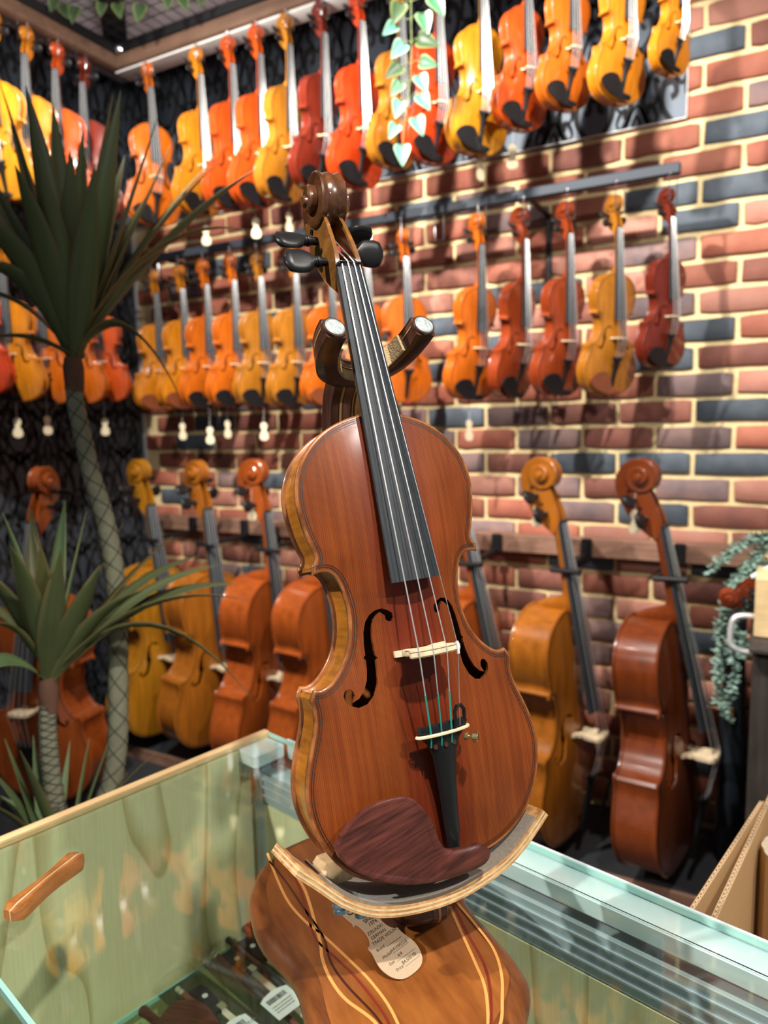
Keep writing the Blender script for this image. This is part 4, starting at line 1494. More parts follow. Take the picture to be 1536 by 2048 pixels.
def inlay(pts, w, mat_):
    p = catmull([(*w2ab(x, y), 0) for x, y in pts], 6)
    vs, fs = [], []
    n = len(p)
    for i, q in enumerate(p):
        t = (p[min(i + 1, n - 1)] - p[max(i - 1, 0)]).normalized()
        nn = Vector((-t.y, t.x, 0)) * w / 2
        for s, z in ((1, 1.0224), (1, 1.02285), (-1, 1.02285), (-1, 1.0224)):
            a = q + nn * s
            vs.append(SB(a.x, a.y, z))
    mb = MB().loft([vs[4 * i:4 * i + 4] for i in range(n)], True, True)
    mb.world(stand).obj('inlay', mat_, stand, smooth=False)


IA = [(2.29, -2.042), (2.321, -2.069), (2.353, -2.094), (2.382, -2.109), (2.403, -2.116), (2.416, -2.121), (2.442, -2.132), (2.466, -2.143), (2.493, -2.16), (2.52, -2.185)]
IB = [(2.294, -2.03), (2.331, -2.055), (2.359, -2.075), (2.392, -2.108), (2.409, -2.126), (2.42, -2.14), (2.437, -2.155), (2.458, -2.167), (2.487, -2.175), (2.51, -2.19)]
IC = [(2.487, -2.035), (2.507, -2.059), (2.532, -2.089), (2.548, -2.11), (2.561, -2.139), (2.566, -2.16)]
ID = [(2.488, -2.025), (2.515, -2.046), (2.539, -2.067), (2.554, -2.09), (2.563, -2.114), (2.569, -2.135), (2.568, -2.155)]
inlay(IA, 2.3, M['inlay_pale'])
inlay(IB, 2.6, M['inlay_pale'])
inlay(IC, 2.4, M['inlay_pale'])
inlay(ID, 2.3, M['inlay_pale'])
inlay([(2.300, -2.052), (2.335, -2.072), (2.372, -2.096), (2.405, -2.117), (2.428, -2.140), (2.452, -2.155), (2.485, -2.170), (2.51, -2.186)], 1.9, M['inlay_dark'])
inlay([(2.306, -2.040), (2.345, -2.068), (2.380, -2.102), (2.402, -2.123), (2.428, -2.134), (2.456, -2.146), (2.49, -2.166), (2.515, -2.187)], 1.9, M['inlay_red'])
inlay([(2.489, -2.031), (2.512, -2.058), (2.538, -2.086), (2.553, -2.112), (2.564, -2.142), (2.567, -2.158)], 2.2, M['inlay_red'])

# arm: laminated, from the yoke down behind the back and round to a foot under the cradle
AP = [HL(6, 413, -58), HL(3, 400, -66), HL(1, 385, -76), HL(0, 355, -86), HL(-1, 300, -97), HL(-1, 220, -106), HL(0, 140, -106), HL(0, 70, -98), HL(1, 20, -86), HL(3, -12, -70)]
last = AP[-1]
foot = [Vector((2.451, -2.058, 1.058)), Vector((2.459, -2.077, 1.042)), Vector((2.471, -2.0725, 1.0375)), Vector((2.4825, -2.0605, 1.037)), Vector((2.4905, -2.050, 1.0375))]


def sweep(pts, half_w, half_d, side, lo, hi, k=5):
    """flat bar along pts; side = width direction; lo..hi is the lamination across the width"""
    p = catmull(pts, k)
    rings = []
    n = len(p)
    for i, q in enumerate(p):
        t = (p[min(i + 1, n - 1)] - p[max(i - 1, 0)]).normalized()
        s = (side - t * side.dot(t)).normalized()
        d = t.cross(s)
        b = 0.0015
        rings.append([q + s * (2 * lo - 1) * half_w + d * half_d * a for a in (-.8, -1, -1, -.8)][:0] + [q + s * (2 * u - 1) * half_w + d * half_d * v for u, v in ((lo, -.86), (lo + (hi - lo) * .12, -1), (hi - (hi - lo) * .12, -1), (hi, -.86), (hi, .86), (hi - (hi - lo) * .12, 1), (lo + (hi - lo) * .12, 1), (lo, .86))])
    return rings


side = c0
for lo, hi, mt in ((0, .34, 'walnut'), (.34, .44, 'lam_pale'), (.44, .80, 'walnut_mid'), (.80, .86, 'lam_pale'), (.86, 1, 'walnut')):
    MB().loft(sweep(AP, 0.0135, 0.010, side, lo, hi)).world(stand).obj('arm_lamination', M[mt], stand, angle=35)
MB().tube(catmull([AP[-1], HL(3, -22, -62), foot[0], foot[1], foot[2], foot[3]], 4), .0118, 12).world(stand).obj('arm_foot', M['walnut'], stand)
fd_ = (foot[4] - foot[2]).normalized()
MB().tube([foot[3] - fd_ * .005, foot[3]], [.0122, .0122], 14).world(stand).obj('foot_band', M['walnut_mid'], stand)
MB().tube([foot[3], foot[3] + fd_ * .002], [.0123, .0123], 14).world(stand).obj('foot_band', M['lam_pale'], stand)
MB().tube([foot[3] + fd_ * .002, foot[3] + fd_ * .008, foot[3] + fd_ * .011], [.0122, .0115, .008], 14).world(stand).obj('foot_cap', M['walnut_mid'], stand)
MB().lathe([(.016, 0), (.016, .006), (.013, .0105), (.0125, .022)], 18, (0, 0, 1), (2.452, -2.043, 1.0222)).world(stand).obj('arm_socket', M['walnut_mid'], stand)
MB().tube([Vector((2.452, -2.043, 1.030)), Vector((2.451, -2.050, 1.068))], .0105, 12).world(stand).obj('arm_peg', M['walnut'], stand)
# collar under the yoke
cpos = catmull(AP, 4)
ct = (AP[1] - AP[0]).normalized()
for j, (s0, s1, mt) in enumerate(((.004, .007, 'walnut_mid'), (.0074, .009, 'lam_pale'), (.0094, .013, 'walnut_mid'))):
    MB().tube([AP[0] + ct * s0, AP[0] + ct * s1], .0148, 16).world(stand).obj('collar_ring', M[mt], stand)
# yoke: U in front of the collar, cork inside, magnets on the tips
YP = [(-33.5, 423, 14), (-34.5, 418, 2), (-33, 411.5, -12), (-26, 406, -28), (-12, 403.5, -42), (6, 404, -50), (24, 405.5, -44), (37, 409.5, -30), (44, 415, -14), (47.5, 421, 2), (48.5, 425.5, 14)]
yp = [HL(*p) for p in YP]
ydir = (HL(0, 1, 0.0) - HL(0, 0, 0)).normalized()
yk = catmull(yp, 5)


def band(pts, hw, hd, upv, lo, hi):
    rings = []
    n = len(pts)
    for i, q in enumerate(pts):
        t = (pts[min(i + 1, n - 1)] - pts[max(i - 1, 0)]).normalized()
        s = (upv - t * upv.dot(t)).normalized()
        d = t.cross(s)
        rings.append([q + s * (2 * u - 1) * hw + d * hd * v for u, v in ((lo, -.8), (lo + (hi - lo) * .1, -1), (hi - (hi - lo) * .1, -1), (hi, -.8), (hi, .8), (hi - (hi - lo) * .1, 1), (lo + (hi - lo) * .1, 1), (lo, .8))])
    return rings


for lo, hi, mt in ((0, .62, 'walnut'), (.62, .70, 'lam_pale'), (.70, .93, 'walnut_mid'), (.93, 1.0, 'walnut')):
    MB().loft(band(yk, 0.0095, 0.0092, ydir, lo, hi)).world(stand).obj('yoke_lamination', M[mt], stand, angle=40)
for end, nxt in ((yk[0], yk[2]), (yk[-1], yk[-3])):
    ax = (end - nxt).normalized()
    MB().lathe([(.0098, -.004), (.0102, .0012), (.0098, .0022), (.0086, .0022)], 22, ax, end).world(stand).obj('magnet_ring', M['walnut'], stand)
    MB().lathe([(.0085, 0), (.0085, .0026), (.0079, .0030), (.0074, .0022), (.0070, .0028), (.002, .0030)], 24, ax, end).world(stand).obj('magnet', M['magnet'], stand)
MB().tube([AP[0] - ct * .006, AP[0] + ct * .006], [.013, .0125], 14).world(stand).obj('yoke_stem', M['walnut'], stand)
# cork pads on the inner faces
for i0, i1 in ((6, 17), (28, 43)):
    seg = yk[i0:i1]
    n = len(seg)
    rings = []
    cen = HL(7, 412, 20)
    for i, q in enumerate(seg):
        t = (seg[min(i + 1, n - 1)] - seg[max(i - 1, 0)]).normalized()
        s = (ydir - t * ydir.dot(t)).normalized()
        d = t.cross(s)
        if d.dot(cen - q) < 0:
            d = -d
        rings.append([q + s * a + d * b for a, b in ((-.0075, .0088), (-.0075, .0118), (.0088, .0118), (.0088, .0088))])
    MB().loft(rings).world(stand).obj('cork_pad', M['cork'], stand, smooth=False)

# cradle: bent plywood strip under the violin with felt
CPTS = [(-119, 27), (-112, 20), (-103, 11), (-95, 2.5), (-86, -6), (-69, -17), (-48, -24), (-22, -28), (0, -28.6), (19, -26.5), (38, -22.5), (54, -17), (68, -9.5), (77, -3.5), (86, 3), (93, 8.5)]
cpl = catmull([(x, y, 0) for x, y in CPTS], 4)


def strip(d0, d1, z0, z1, i0=0, i1=None):
    rings = []
    pts = cpl[i0:i1]
    n = len(pts)
    for i, q in enumerate(pts):
        t = (pts[min(i + 1, n - 1)] - pts[max(i - 1, 0)]).normalized()
        nn = Vector((-t.y, t.x, 0))
        a, b = q + nn * d0, q + nn * d1
        rings.append([HL(a.x, a.y, z0), HL(b.x, b.y, z0), HL(b.x, b.y, z1), HL(a.x, a.y, z1)])
    return rings


for k_ in range(5):
    MB().loft(strip(-7.4 + k_ * 1.5, -7.4 + (k_ + 1) * 1.5 - .06, 9.0 + (0.25 if k_ % 2 else 0), -52)).world(stand).obj('cradle_ply', (M['ply_edge'], M['maple_pale'])[k_ % 2], stand, angle=50)
MB().loft(strip(0.05, 2.6, 7.6, -51, 10, 57)).world(stand).obj('cradle_felt', M['felt'], stand, angle=50)
# pale block and bolts under the left half
bx = Matrix((c0, c1, c2)).transposed()
MB().bbox(HL(-84, 6, -24), (.026, .017, .030), .004, bx).world(stand).obj('support_block', M['maple_pale'], stand)
for p in ((-88, -13, -8), (-72, -21, -8)):
    MB().lathe([(.0062, 0), (.0065, .002), (.0045, .0025), (.0045, .004), (.0062, .0045), (.0060, .0075), (.002, .0085)], 14, -c1, HL(*p)).world(stand).obj('bolt', M['zinc'], stand)
# post tying cradle to the arm
MB().tube([HL(-10, -33, -30), HL(-3, -30, -52), HL(2, -16, -70)], [.009, .0105, .011], 12).world(stand).obj('cradle_post', M['walnut'], stand)

# ================================================================== PRICE TAG WITH WRITING
tagO = Vector((2.4755, -2.1160, 1.0295))
tx_ = (Vector((2.4719, -2.0893, 1.03)) - Vector((2.4618, -2.1215, 1.03))).normalized()
tdown = Vector((2.4838, -2.1362, 1.0238)) - Vector((2.4372, -2.0975, 1.044))
tdown = (tdown - tx_ * tdown.dot(tx_)).normalized()
tn = tx_.cross(-tdown).normalized()
if tn.z < 0:
    tn = -tn
tagt = thing('price_tag', 'kraft paper violin-shaped price tag with handwriting, leaning on the stand base', 'tag', tagO)
tm = Matrix((tx_, -tdown, tn)).transposed().to_4x4()
tm.translation = tagO
tagt.matrix_world = tm
to = [(x * .187 * mm, (y - 70) * .232 * mm) for x, y in outline(3)]
MB().prism(to, 0, 0.0006).obj('card', M['kraft'], tagt, smooth=False)


def write(parent, body, x, y, size, mat_, font_shear=0.0, off=0.0, z=0.0007, align='LEFT'):
    cu = bpy.data.curves.new('lettering', 'FONT')
    cu.body = body
    cu.size = size
    cu.shear = font_shear
    cu.offset = off
    cu.align_x = align
    cu.resolution_u = 3
    tmp = bpy.data.objects.new('lettering', cu)
    COL.objects.link(tmp)
    bpy.context.view_layer.update()
    me = bpy.data.meshes.new_from_object(tmp.evaluated_get(bpy.context.evaluated_depsgraph_get()))
    bpy.data.objects.remove(tmp)
    me.materials.clear()
    me.materials.append(mat_)
    return put('lettering', me, parent, (x, y, z))


write(tagt, 'C', -.0125, .0470, .0100, M['ink'], .25)
write(tagt, 'res', -.0055, .0475, .0062, M['ink'], .25)
write(tagt, 'SINCE', -.0045, .0345, .0046, M['ink'], 0, .00008)
write(tagt, '1976', -.0030, .0302, .0046, M['ink'], .1, .00004)
for i, (s, x, y) in enumerate((('ZIELINSKI', -.0095, .0245), ('GERMAN', -.0095, .0200), ('TRADE VIOLIN 1920', -.0118, .0155), ('A41090526', -.0035, .0030), ('4/4', -.0010, -.0030), ('$4,500.00', -.0025, -.0096))):
    write(tagt, s, x, y, .0040, M['ink'], .12)
for s, x, y in (('Brand', -.0128, .0098), ('Model', -.0128, .0025), ('Size', -.0120, -.0045), ('Price', -.0105, -.0112)):
    write(tagt, s, x, y, .0036, M['ink'], .2)
mb = MB()
for x0, x1, y in ((-.0035, .0135, .0092), (-.0030, .0150, .0020), (-.0050, .0155, -.0050), (-.0020, .0150, -.0117)):
    mb.box(((x0 + x1) / 2, y, .00075), (x1 - x0, .00022, .0002))
mb.obj('ruled_line', M['ink_grey'], tagt, smooth=False)

# ================================================================== THINGS ON AND IN THE COUNTER
bw = thing('wooden_bar', 'rounded striped wooden bar lying alone on the glass top', 'bar', (2.111, -2.162, 1.0))
a, b = Vector((2.121, -2.210, 1.0085)), Vector((2.103, -2.117, 1.0085))
ax = (b - a).normalized()
sd = ax.cross(Vector((0, 0, 1))).normalized()
for lo, hi, mt in ((-1, .22, 'bar_wood'), (.22, .36, 'bone'), (.36, 1, 'bar_wood')):
    rings = []
    for i in range(13):
        s = i / 12
        q = a.lerp(b, s)
        w = (.0082 + .0022 * math.cos(2 * PI * s)) * (1 if 0 < i < 12 else .55)
        h = .0082 * (1 if 0 < i < 12 else .6)
        rings.append([q + sd * w * u + Vector((0, 0, h * v)) for u, v in ((lo, -.75), (lo * .85 + hi * .15, -1), (hi * .85 + lo * .15, -1), (hi, -.75), (hi, .7), (hi * .8 + lo * .2, 1), (lo * .8 + hi * .2, 1), (lo, .7))])
    MB().loft(rings).world(bw).obj('lamination', M[mt], bw, angle=45)

bdir = Vector((.935, -.355, 0)).normalized()


def bow(p, d, label, tip, sleeve=True, sticker=None, price=None, slide=''):
    """violin bow lying on its side, frog end at p, stick running along d"""
    d = Vector(d).normalized()
    s = d.cross(Vector((0, 0, 1))).normalized()      # hair side
    s = -s
    t = thing('violin_bow', label, 'bow', p, 'violin bows on the glass shelf')
    zz = Vector((0, 0, .006))
    P = Vector(p) + zz
    m1 = MB().tube([P + d * .010, P + d * .014, P + d * .2, P + d * .42], [.0038, .0046, .0042, .0032], 10)
    m1.world(t).obj('stick', M['pernambuco'], t)
    MB().lathe([(.0038, -.004), (.0046, -.003), (.0046, .003), (.0040, .004), (.0046, .005), (.0046, .011), (.004, .012)], 14, d, P).world(t).obj('screw', M[tip], t)
    MB().tube([P + d * .074, P + d * .080, P + d * .13], [.0049, .0055, .0052], 12).world(t).obj('grip', M['navy_case'], t)
    MB().tube([P + d * .131, P + d * .142], .0054, 12).world(t).obj('winding', M['silver'], t)
    R = Matrix((d, s, Vector((0, 0, 1)))).transposed()
    fr2 = MB()
    poly = [(.018, .003), (.066, .003), (.070, .010), (.066, .017), (.055, .021), (.028, .023), (.018, .021)]
    fr2.prism(poly, -.005, .005, lambda x, y, h: P + R @ Vector((x, y, h)))
    fro = fr2.world(t).obj('frog', M['ebony'], t, smooth=False)
    MB().lathe([(.0038, 0), (.0038, .0006), (.0015, .0007)], 16, (0, 0, 1), P + R @ Vector((.040, .013, .005))).world(t).obj('pearl_eye', M['pearl'], fro)
    MB().box(P + R @ Vector((.070, .017, 0)), (.012, .009, .0105), R).world(t).obj('ferrule', M['silver'], t, smooth=False)
    MB().box(P + R @ Vector((.24, .0165, 0)), (.33, .008, .0015), R).world(t).obj('hair_ribbon', M['hair'], t, smooth=False)
    if sleeve:
        sl = MB()
        ring = [(-.022, -.012), (-.018, .0), (.0, .0055), (.026, .0055), (.036, 0), (.030, -.0055), (-.010, -.0058)]
        rings = []
        for q in (-.045, .10, .25, .42):
            rings.append([P + d * q + s * (a_ + .002) + Vector((0, 0, max(-.0055, b_ * 1.25))) for a_, b_ in ring])
        sl.loft(rings, True, False)
        sl.world(t).obj('plastic_sleeve', M['plastic'], t, angle=20)
    if sticker:
        q0, wid, hei = sticker
        cen = P + d * q0 + s * .004 + Vector((0, 0, .0105))
        lab = MB()
        pl = []
        for i in range(9):
            a_ = PI / 2 + PI / 3 - 2 * PI / 3 * i / 8
            pl.append((hei * .18 * math.sin(a_) + hei * .32, wid * .5 * math.cos(a_) / .5))
        pl = [(-hei / 2, -wid / 2), (hei * .36, -wid / 2), (hei * .45, -wid * .3), (hei * .5, 0), (hei * .45, wid * .3), (hei * .36, wid / 2), (-hei / 2, wid / 2)]
        lx, ly = -d, s
        lab.prism(pl, 0, .0004, lambda x, y, h: cen + lx * x + ly * y + Vector((0, 0, h)))
        lo_ = lab.world(t).obj('price_sticker', M['paper'], t, smooth=False)
        bc = MB()
        rr = random.Random(5)
        yy = -wid * .36
        while yy < wid * .30:
            w_ = rr.choice((.0006, .0010, .0016))
            bc.prism([(hei * .10, yy), (hei * .28, yy), (hei * .28, yy + w_), (hei * .10, yy + w_)], .0005, .0007, lambda x, y, h: cen + lx * x + ly * y + Vector((0, 0, h)))
            yy += w_ + rr.choice((.0006, .0009))
        bc.world(t).obj('barcode', M['ink'], lo_, smooth=False)
        ln = MB()
        for r_ in range(3):
            y0 = -wid * .36
            while y0 < wid * .26:
                w_ = rr.uniform(.0016, .004)
                ln.prism([(-hei * (.06 + .11 * r_), y0), (-hei * (.03 + .11 * r_), y0), (-hei * (.03 + .11 * r_), y0 + w_), (-hei * (.06 + .11 * r_), y0 + w_)], .0005, .0007, lambda x, y, h: cen + lx * x + ly * y + Vector((0, 0, h)))
                y0 += w_ + .0008
        ln.world(t).obj('small_print', M['ink_grey'], lo_, smooth=False)
        if price:
            o = write(t, price, 0, 0, .0072, M['ink_grey'])
            mt = Matrix((ly, lx, -ly.cross(lx) if ly.cross(lx).z < 0 else ly.cross(lx))).transposed().to_4x4()
            mt.translation = cen + ly * (wid * .02) + lx * (hei * -.02) + Vector((0, 0, .0006)) - Vector(p)
            o.matrix_local = mt
            o.parent = lo_
    return t


bow((2.062, -1.953, .710), (.965, -.21, 0), 'bow with gold-ringed frog in clear sleeve, price sticker reading 499', 'silver', True, (.125, .040, .045), '$499.00')
bow((2.056, -1.880, .710), (.945, -.26, 0), 'silver mounted bow in a torn clear sleeve with barcode sticker', 'silver', True, (.150, .042, .045))
bow((2.060, -1.850, .710), (.945, -.27, 0), 'dark bow without sticker lying between two sleeved bows', 'ebony', False)
bow((2.046, -1.815, .710), (.945, -.27, 0), 'bow nearest the back panel, mostly hidden by the stand base', 'silver', True)
ch = thing('chinrest', 'loose dark brown chinrest on the shelf beside the bows', 'chinrest', (2.10, -2.0, .710))
rings = []
mb = MB()
mb.lathe([(.006, 0), (.007, .003), (.0055, .012), (.0052, .06)], 12, (.95, -.15, 0), (2.045, -2.000, .7175))
mb.world(ch).obj('peg_stem', M['rosewood'], ch)
rr = MB()
pl = [(2.078, -1.975), (2.10, -1.962), (2.13, -1.965), (2.16, -1.985), (2.165, -2.03), (2.10, -2.03), (2.078, -2.0)]
pp = [(p.x, p.y) for p in catmull([(x, y, 0) for x, y in pl + [pl[0]]], 4)][:-1]
cxx, cyy = sum(p[0] for p in pp) / len(pp), sum(p[1] for p in pp) / len(pp)
rr.loft([[(cxx + (x - cxx) * s, cyy + (y - cyy) * s, z) for x, y in pp] for s, z in ((.92, .7105), (1, .715), (1, .722), (.94, .726), (.8, .727))])
rr.world(ch).obj('cup', M['rosewood'], ch)

# ================================================================== CARDBOARD BOX
box = thing('cardboard_box', 'open brown cardboard box with white padding behind the counter', 'box', (2.80, -1.70, 0.50))
BX = Vector((2.690, -1.836, 0))
bd = Vector((.165, .986, 0)).normalized()
be = Vector((.986, -.165, 0)).normalized()
bf = Vector((.218, .976, 0)).normalized()


def panel(name, p0, p1, z0, z1, th, edge=True):
    """corrugated sheet: two liners with a wavy core showing on its top edge"""
    p0, p1 = Vector(p0), Vector(p1)
    L_ = (p1 - p0).length
    t = (p1 - p0).normalized()
    nn = t.cross(Vector((0, 0, 1)))
    mb = MB()
    for s in (-1, 1):
        mb.prism([(0, 0), (L_, 0)][:0] + [(0, -.0005), (L_, -.0005), (L_, .0005), (0, .0005)], z0, z1 + (.0012 if s > 0 else 0), lambda x, y, h, s=s: p0 + t * x + nn * (y + s * (th / 2 - .0005)) + Vector((0, 0, h)))
    mb.box((p0 + p1) / 2 + Vector((0, 0, (z0 + z1) / 2)), (th * .7, L_ * .999, z1 - z0 - .004), Matrix((nn, t, Vector((0, 0, 1)))).transposed())
    o = mb.world(box).obj(name, M['cardboard'], box, smooth=False)
    m2 = MB()
    n = int(L_ / .0022)
    vs = []
    for i in range(n + 1):
        x = L_ * i / n
        y = (th / 2 - .001) * math.sin(i * PI / 2)
        vs += [p0 + t * x + nn * (y + .0006) + Vector((0, 0, z1 - .003)), p0 + t * x + nn * (y + .0006) + Vector((0, 0, z1 - .0002)), p0 + t * x + nn * (y - .0006) + Vector((0, 0, z1 - .0002)), p0 + t * x + nn * (y - .0006) + Vector((0, 0, z1 - .003))]
    m2.loft([vs[4 * i:4 * i + 4] for i in range(n + 1)])
    m2.world(box).obj('corrugated_edge', M['card_edge'], o, smooth=False)
    return o


panel('side_wall', BX - bd * .065, BX + bd * .40, .60, .945, .006)
panel('side_flap', BX - be * .019 - bf * .055, BX - be * .019 + bf * .27, .72, .952, .005)
panel('end_wall', BX + bd * .40, BX + bd * .40 + be * .32, .60, .945, .006)
panel('side_wall', BX + be * .32 - bd * .10, BX + be * .32 + bd * .40, .60, .945, .006)
panel('end_wall', BX - bd * .10, BX - bd * .10 + be * .32, .60, .90, .006)
MB().box(BX + bd * .15 + be * .16 + Vector((0, 0, .607)), (.32, .50, .008), Matrix((be, bd, Vector((0, 0, 1)))).transposed()).world(box).obj('bottom', M['cardboard'], box, smooth=False)
# rolled divider
pr = []
for i in range(40):
    a = .2 + 5.2 * i / 39
    r = .040 - .003 * i / 39
    pr.append(BX + be * (.049 + r * math.cos(a)) + bd * (.215 + r * math.sin(a)))
mb = MB()
rings = []
for i, p in enumerate(pr):
    t = (pr[min(i + 1, 39)] - pr[max(i - 1, 0)]).normalized()
    nn = t.cross(Vector((0, 0, 1))) * (.0035 + .0008 * math.sin(i * 1.7))
    rings.append([p - nn + Vector((0, 0, .612)), p + nn + Vector((0, 0, .612)), p + nn + Vector((0, 0, .925)), p - nn + Vector((0, 0, .925))])
mb.loft(rings)
dv = mb.world(box).obj('rolled_divider', M['cardboard'], box, smooth=False)
mb = MB()
mb.loft([[q + Vector((0, 0, dz)) for q, dz in ((r[3], .0), (r[3] * .999 + r[2] * .001, .002), (r[2], .002), (r[2], 0))] for r in rings])
mb.world(box).obj('corrugated_edge', M['card_edge'], dv, smooth=False)
pad = MB()
rings = []
for i in range(8):
    s = i / 7
    rings.append([BX + be * (.012 + .29 * u) + bd * (-.085 + .17 * s) + Vector((0, 0, .80 + .03 * math.sin(7 * u + 3 * s) + .02 * math.sin(13 * s + 5 * u) - (.04 if u in (0, 1) else 0))) for u in [j / 12 for j in range(13)]])
n_ = 13
vs = [p for r in rings for p in r]
pad.add(vs, [(i * n_ + j, i * n_ + j + 1, (i + 1) * n_ + j + 1, (i + 1) * n_ + j) for i in range(7) for j in range(12)])
pad.add([p - Vector((0, 0, .18)) for p in vs], [(i * n_ + j, i * n_ + j + 1, (i + 1) * n_ + j + 1, (i + 1) * n_ + j) for i in range(7) for j in range(12)])
pdo = pad.world(box).obj('padding', M['foam'], box)
stl = thing('stool', 'low dark stool under the cardboard box', 'stool', (2.85, -1.68, 0))
MB().bbox((2.85, -1.68, .585), (.36, .46, .03), .006).world(stl).obj('seat', M['cab_dark'], stl)
for sx in (-1, 1):
    for sy in (-1, 1):
        MB().bbox((2.85 + sx * .15, -1.68 + sy * .2, .285), (.03, .03, .57), .004).world(stl).obj('leg', M['cab_dark'], stl)


# ================================================================== PLANTS
def blade_mesh(base, tip, sag, width, mats, twist=0.0, fold=0.35, seg=12, bow_up=0.0):
    """a sword leaf from base to tip with midrib fold, curved"""
    b, t = Vector(base), Vector(tip)
    d = t - b
    L_ = d.length
    side = d.cross(Vector((0, 0, 1)))
    if side.length < 1e-4:
        side = Vector((1, 0, 0))
    side.normalize()
    side = Matrix.Rotation(twist, 3, d.normalized()) @ side
    upn = side.cross(d).normalized()
    vs, fs, uv = [], [], []
    for i in range(seg + 1):
        s = i / seg
        p = b + d * s + Vector((0, 0, 1)) * (sag * 4 * s * (1 - s)) + side * (bow_up * math.sin(PI * s))
        w = width * (min(1, .45 + 1.6 * s) if s < .35 else 1.0) * (1 - max(0, (s - .42) / .58) ** 1.7)
        w = max(w, .0008)
        f = fold * w
        vs += [p - side * w / 2 + upn * f * .5, p - side * w * .25 + upn * f * .16, p, p + side * w * .25 + upn * f * .16, p + side * w / 2 + upn * f * .5]
        uv += [(u, s) for u in (0, .25, .5, .75, 1)]
    th = -upn * .0011
    n0 = len(vs)
    vs += [v + th for v in vs]
    uv += uv
    for i in range(seg):
        for j in range(4):
            a = i * 5 + j
            fs.append((a, a + 1, a + 6, a + 5))
            fs.append((n0 + a, n0 + a + 5, n0 + a + 6, n0 + a + 1))
        fs.append((i * 5, i * 5 + 5, n0 + i * 5 + 5, n0 + i * 5))
        fs.append((i * 5 + 4, n0 + i * 5 + 4, n0 + i * 5 + 9, i * 5 + 9))
    me = bpy.data.meshes.new('leaf')
    me.from_pydata([tuple(v) for v in vs], [], fs)
    me.materials.append(mats)
    ul = me.uv_layers.new(name='UVMap')
    for lp in me.loops:
        ul.data[lp.index].uv = uv[lp.vertex_index]
    me.polygons.foreach_set('use_smooth', [True] * len(me.polygons))
    return me


def pix_dir(px, py):
    X, Y = px - 768, py - 1024
    x = cr * X + sr * Y
    y = -sr * X + cr * Y
    v = (rt * x - up_ * y + fw_ * 1445.0) / 1445.0
    return wdir(v)


def at_dist(px, py, D):
    d = pix_dir(px, py)
    return CAM + d * (D / math.hypot(d.x, d.y))


plant = thing('dracaena_plant', 'spiky dracaena plant with two tall patterned trunks beside the counter', 'plant', (1.56, -1.66, 0))


def trunk(pts, rad, name):
    p = catmull(pts, 6)
    n = len(p)
    rs = [lerp_table(rad, i / (n - 1)) for i in range(n)]
    tr = MB().tube(p, rs, 14)
    o = tr.world(plant).obj(name, M['bark'], plant)
    mb = MB()
    # crossing leaf-scar lines, raised a little
    for s in (-1, 1):
        for h in range(3):
            path = []
            turns = 17
            for i in range(turns * 10 + 1):
                f = i / (turns * 10)
                q = f * (n - 1)
                i0 = min(int(q), n - 2)
                c = p[i0].lerp(p[i0 + 1], q - i0)
                r = rs[i0] + (rs[i0 + 1] - rs[i0]) * (q - i0)
                t = (p[i0 + 1] - p[i0]).normalized()
                u = t.cross(Vector((0, 1, 0))).normalized()
                w = t.cross(u)
                a = s * 2 * PI * f * turns * .42 + h * 2 * PI / 3
                path.append(c + (u * math.cos(a) + w * math.sin(a)) * (r + .0002))
            mb.tube(path, .0010, 4)
    mb.world(plant).obj('leaf_scars', M['bark_line'], o)['kind'] = 'stuff'
    return p


T1 = [at_dist(x, y, 1.5) for x, y in ((148, 745), (150, 800), (165, 870), (183, 950), (205, 1020), (222, 1100), (232, 1180), (236, 1300), (236, 1400), (235, 1480), (225, 1560), (205, 1640))] + [Vector((1.548, -1.665, .42))]
trunk(T1, [(0, .0155), (.4, .0185), (1, .021)], 'trunk')
T2 = [at_dist(x, y, 1.42) for x, y in ((97, 1395), (95, 1450), (100, 1520), (110, 1600), (125, 1660))] + [Vector((1.585, -1.715, .42))]
trunk(T2, [(0, .0150), (1, .018)], 'trunk')
MB().lathe([(.0165, -.03), (.018, -.01), (.019, .015), (.015, .035)], 14, (0, 0, 1), at_dist(148, 752, 1.5)).world(plant).obj('crown_base', M['bark_brown'], plant)
MB().lathe([(.0155, -.03), (.0165, -.01), (.018, .015), (.014, .035)], 14, (0, 0, 1), at_dist(97, 1392, 1.42)).world(plant).obj('crown_base', M['bark_brown'], plant)
MB().lathe([(.085, 0), (.11, .02), (.13, .30), (.135, .33), (.12, .33), (.118, .30), (.05, .30)], 28, (0, 0, 1), (1.56, -1.69, 0)).world(plant).obj('pot', M['pot'], plant)
MB().lathe([(.118, 0), (.11, .012), (.04, .02)], 24, (0, 0, 1), (1.56, -1.69, .295)).world(plant).obj('soil', M['soil'], plant)
MB().tube([(1.548, -1.665, .43), (1.55, -1.675, .29)], [.021, .024], 12).world(plant).obj('trunk', M['bark'], plant)
MB().tube([(1.585, -1.715, .43), (1.58, -1.712, .29)], [.018, .021], 12).world(plant).obj('trunk', M['bark'], plant)


def leaf(base, tip, sag, width, mt, twist=0.0, bow_up=0.0):
    me = blade_mesh(Vector(base) - plant.location, Vector(tip) - plant.location, sag, width, M[mt], twist, bow_up=bow_up)
    put('leaf', me, plant)


rl = random.Random(21)


def crown(bx_, by_, D, tips, width):
    for tpx, tpy, dd, sag, wf, mt in tips:
        b = at_dist(bx_ + rl.uniform(-7, 7), by_ + rl.uniform(-8, 8), D)
        t = at_dist(tpx, tpy, D + dd)
        tw = rl.uniform(-.5, .5)
        leaf(b, t, sag, width * wf, mt, tw)


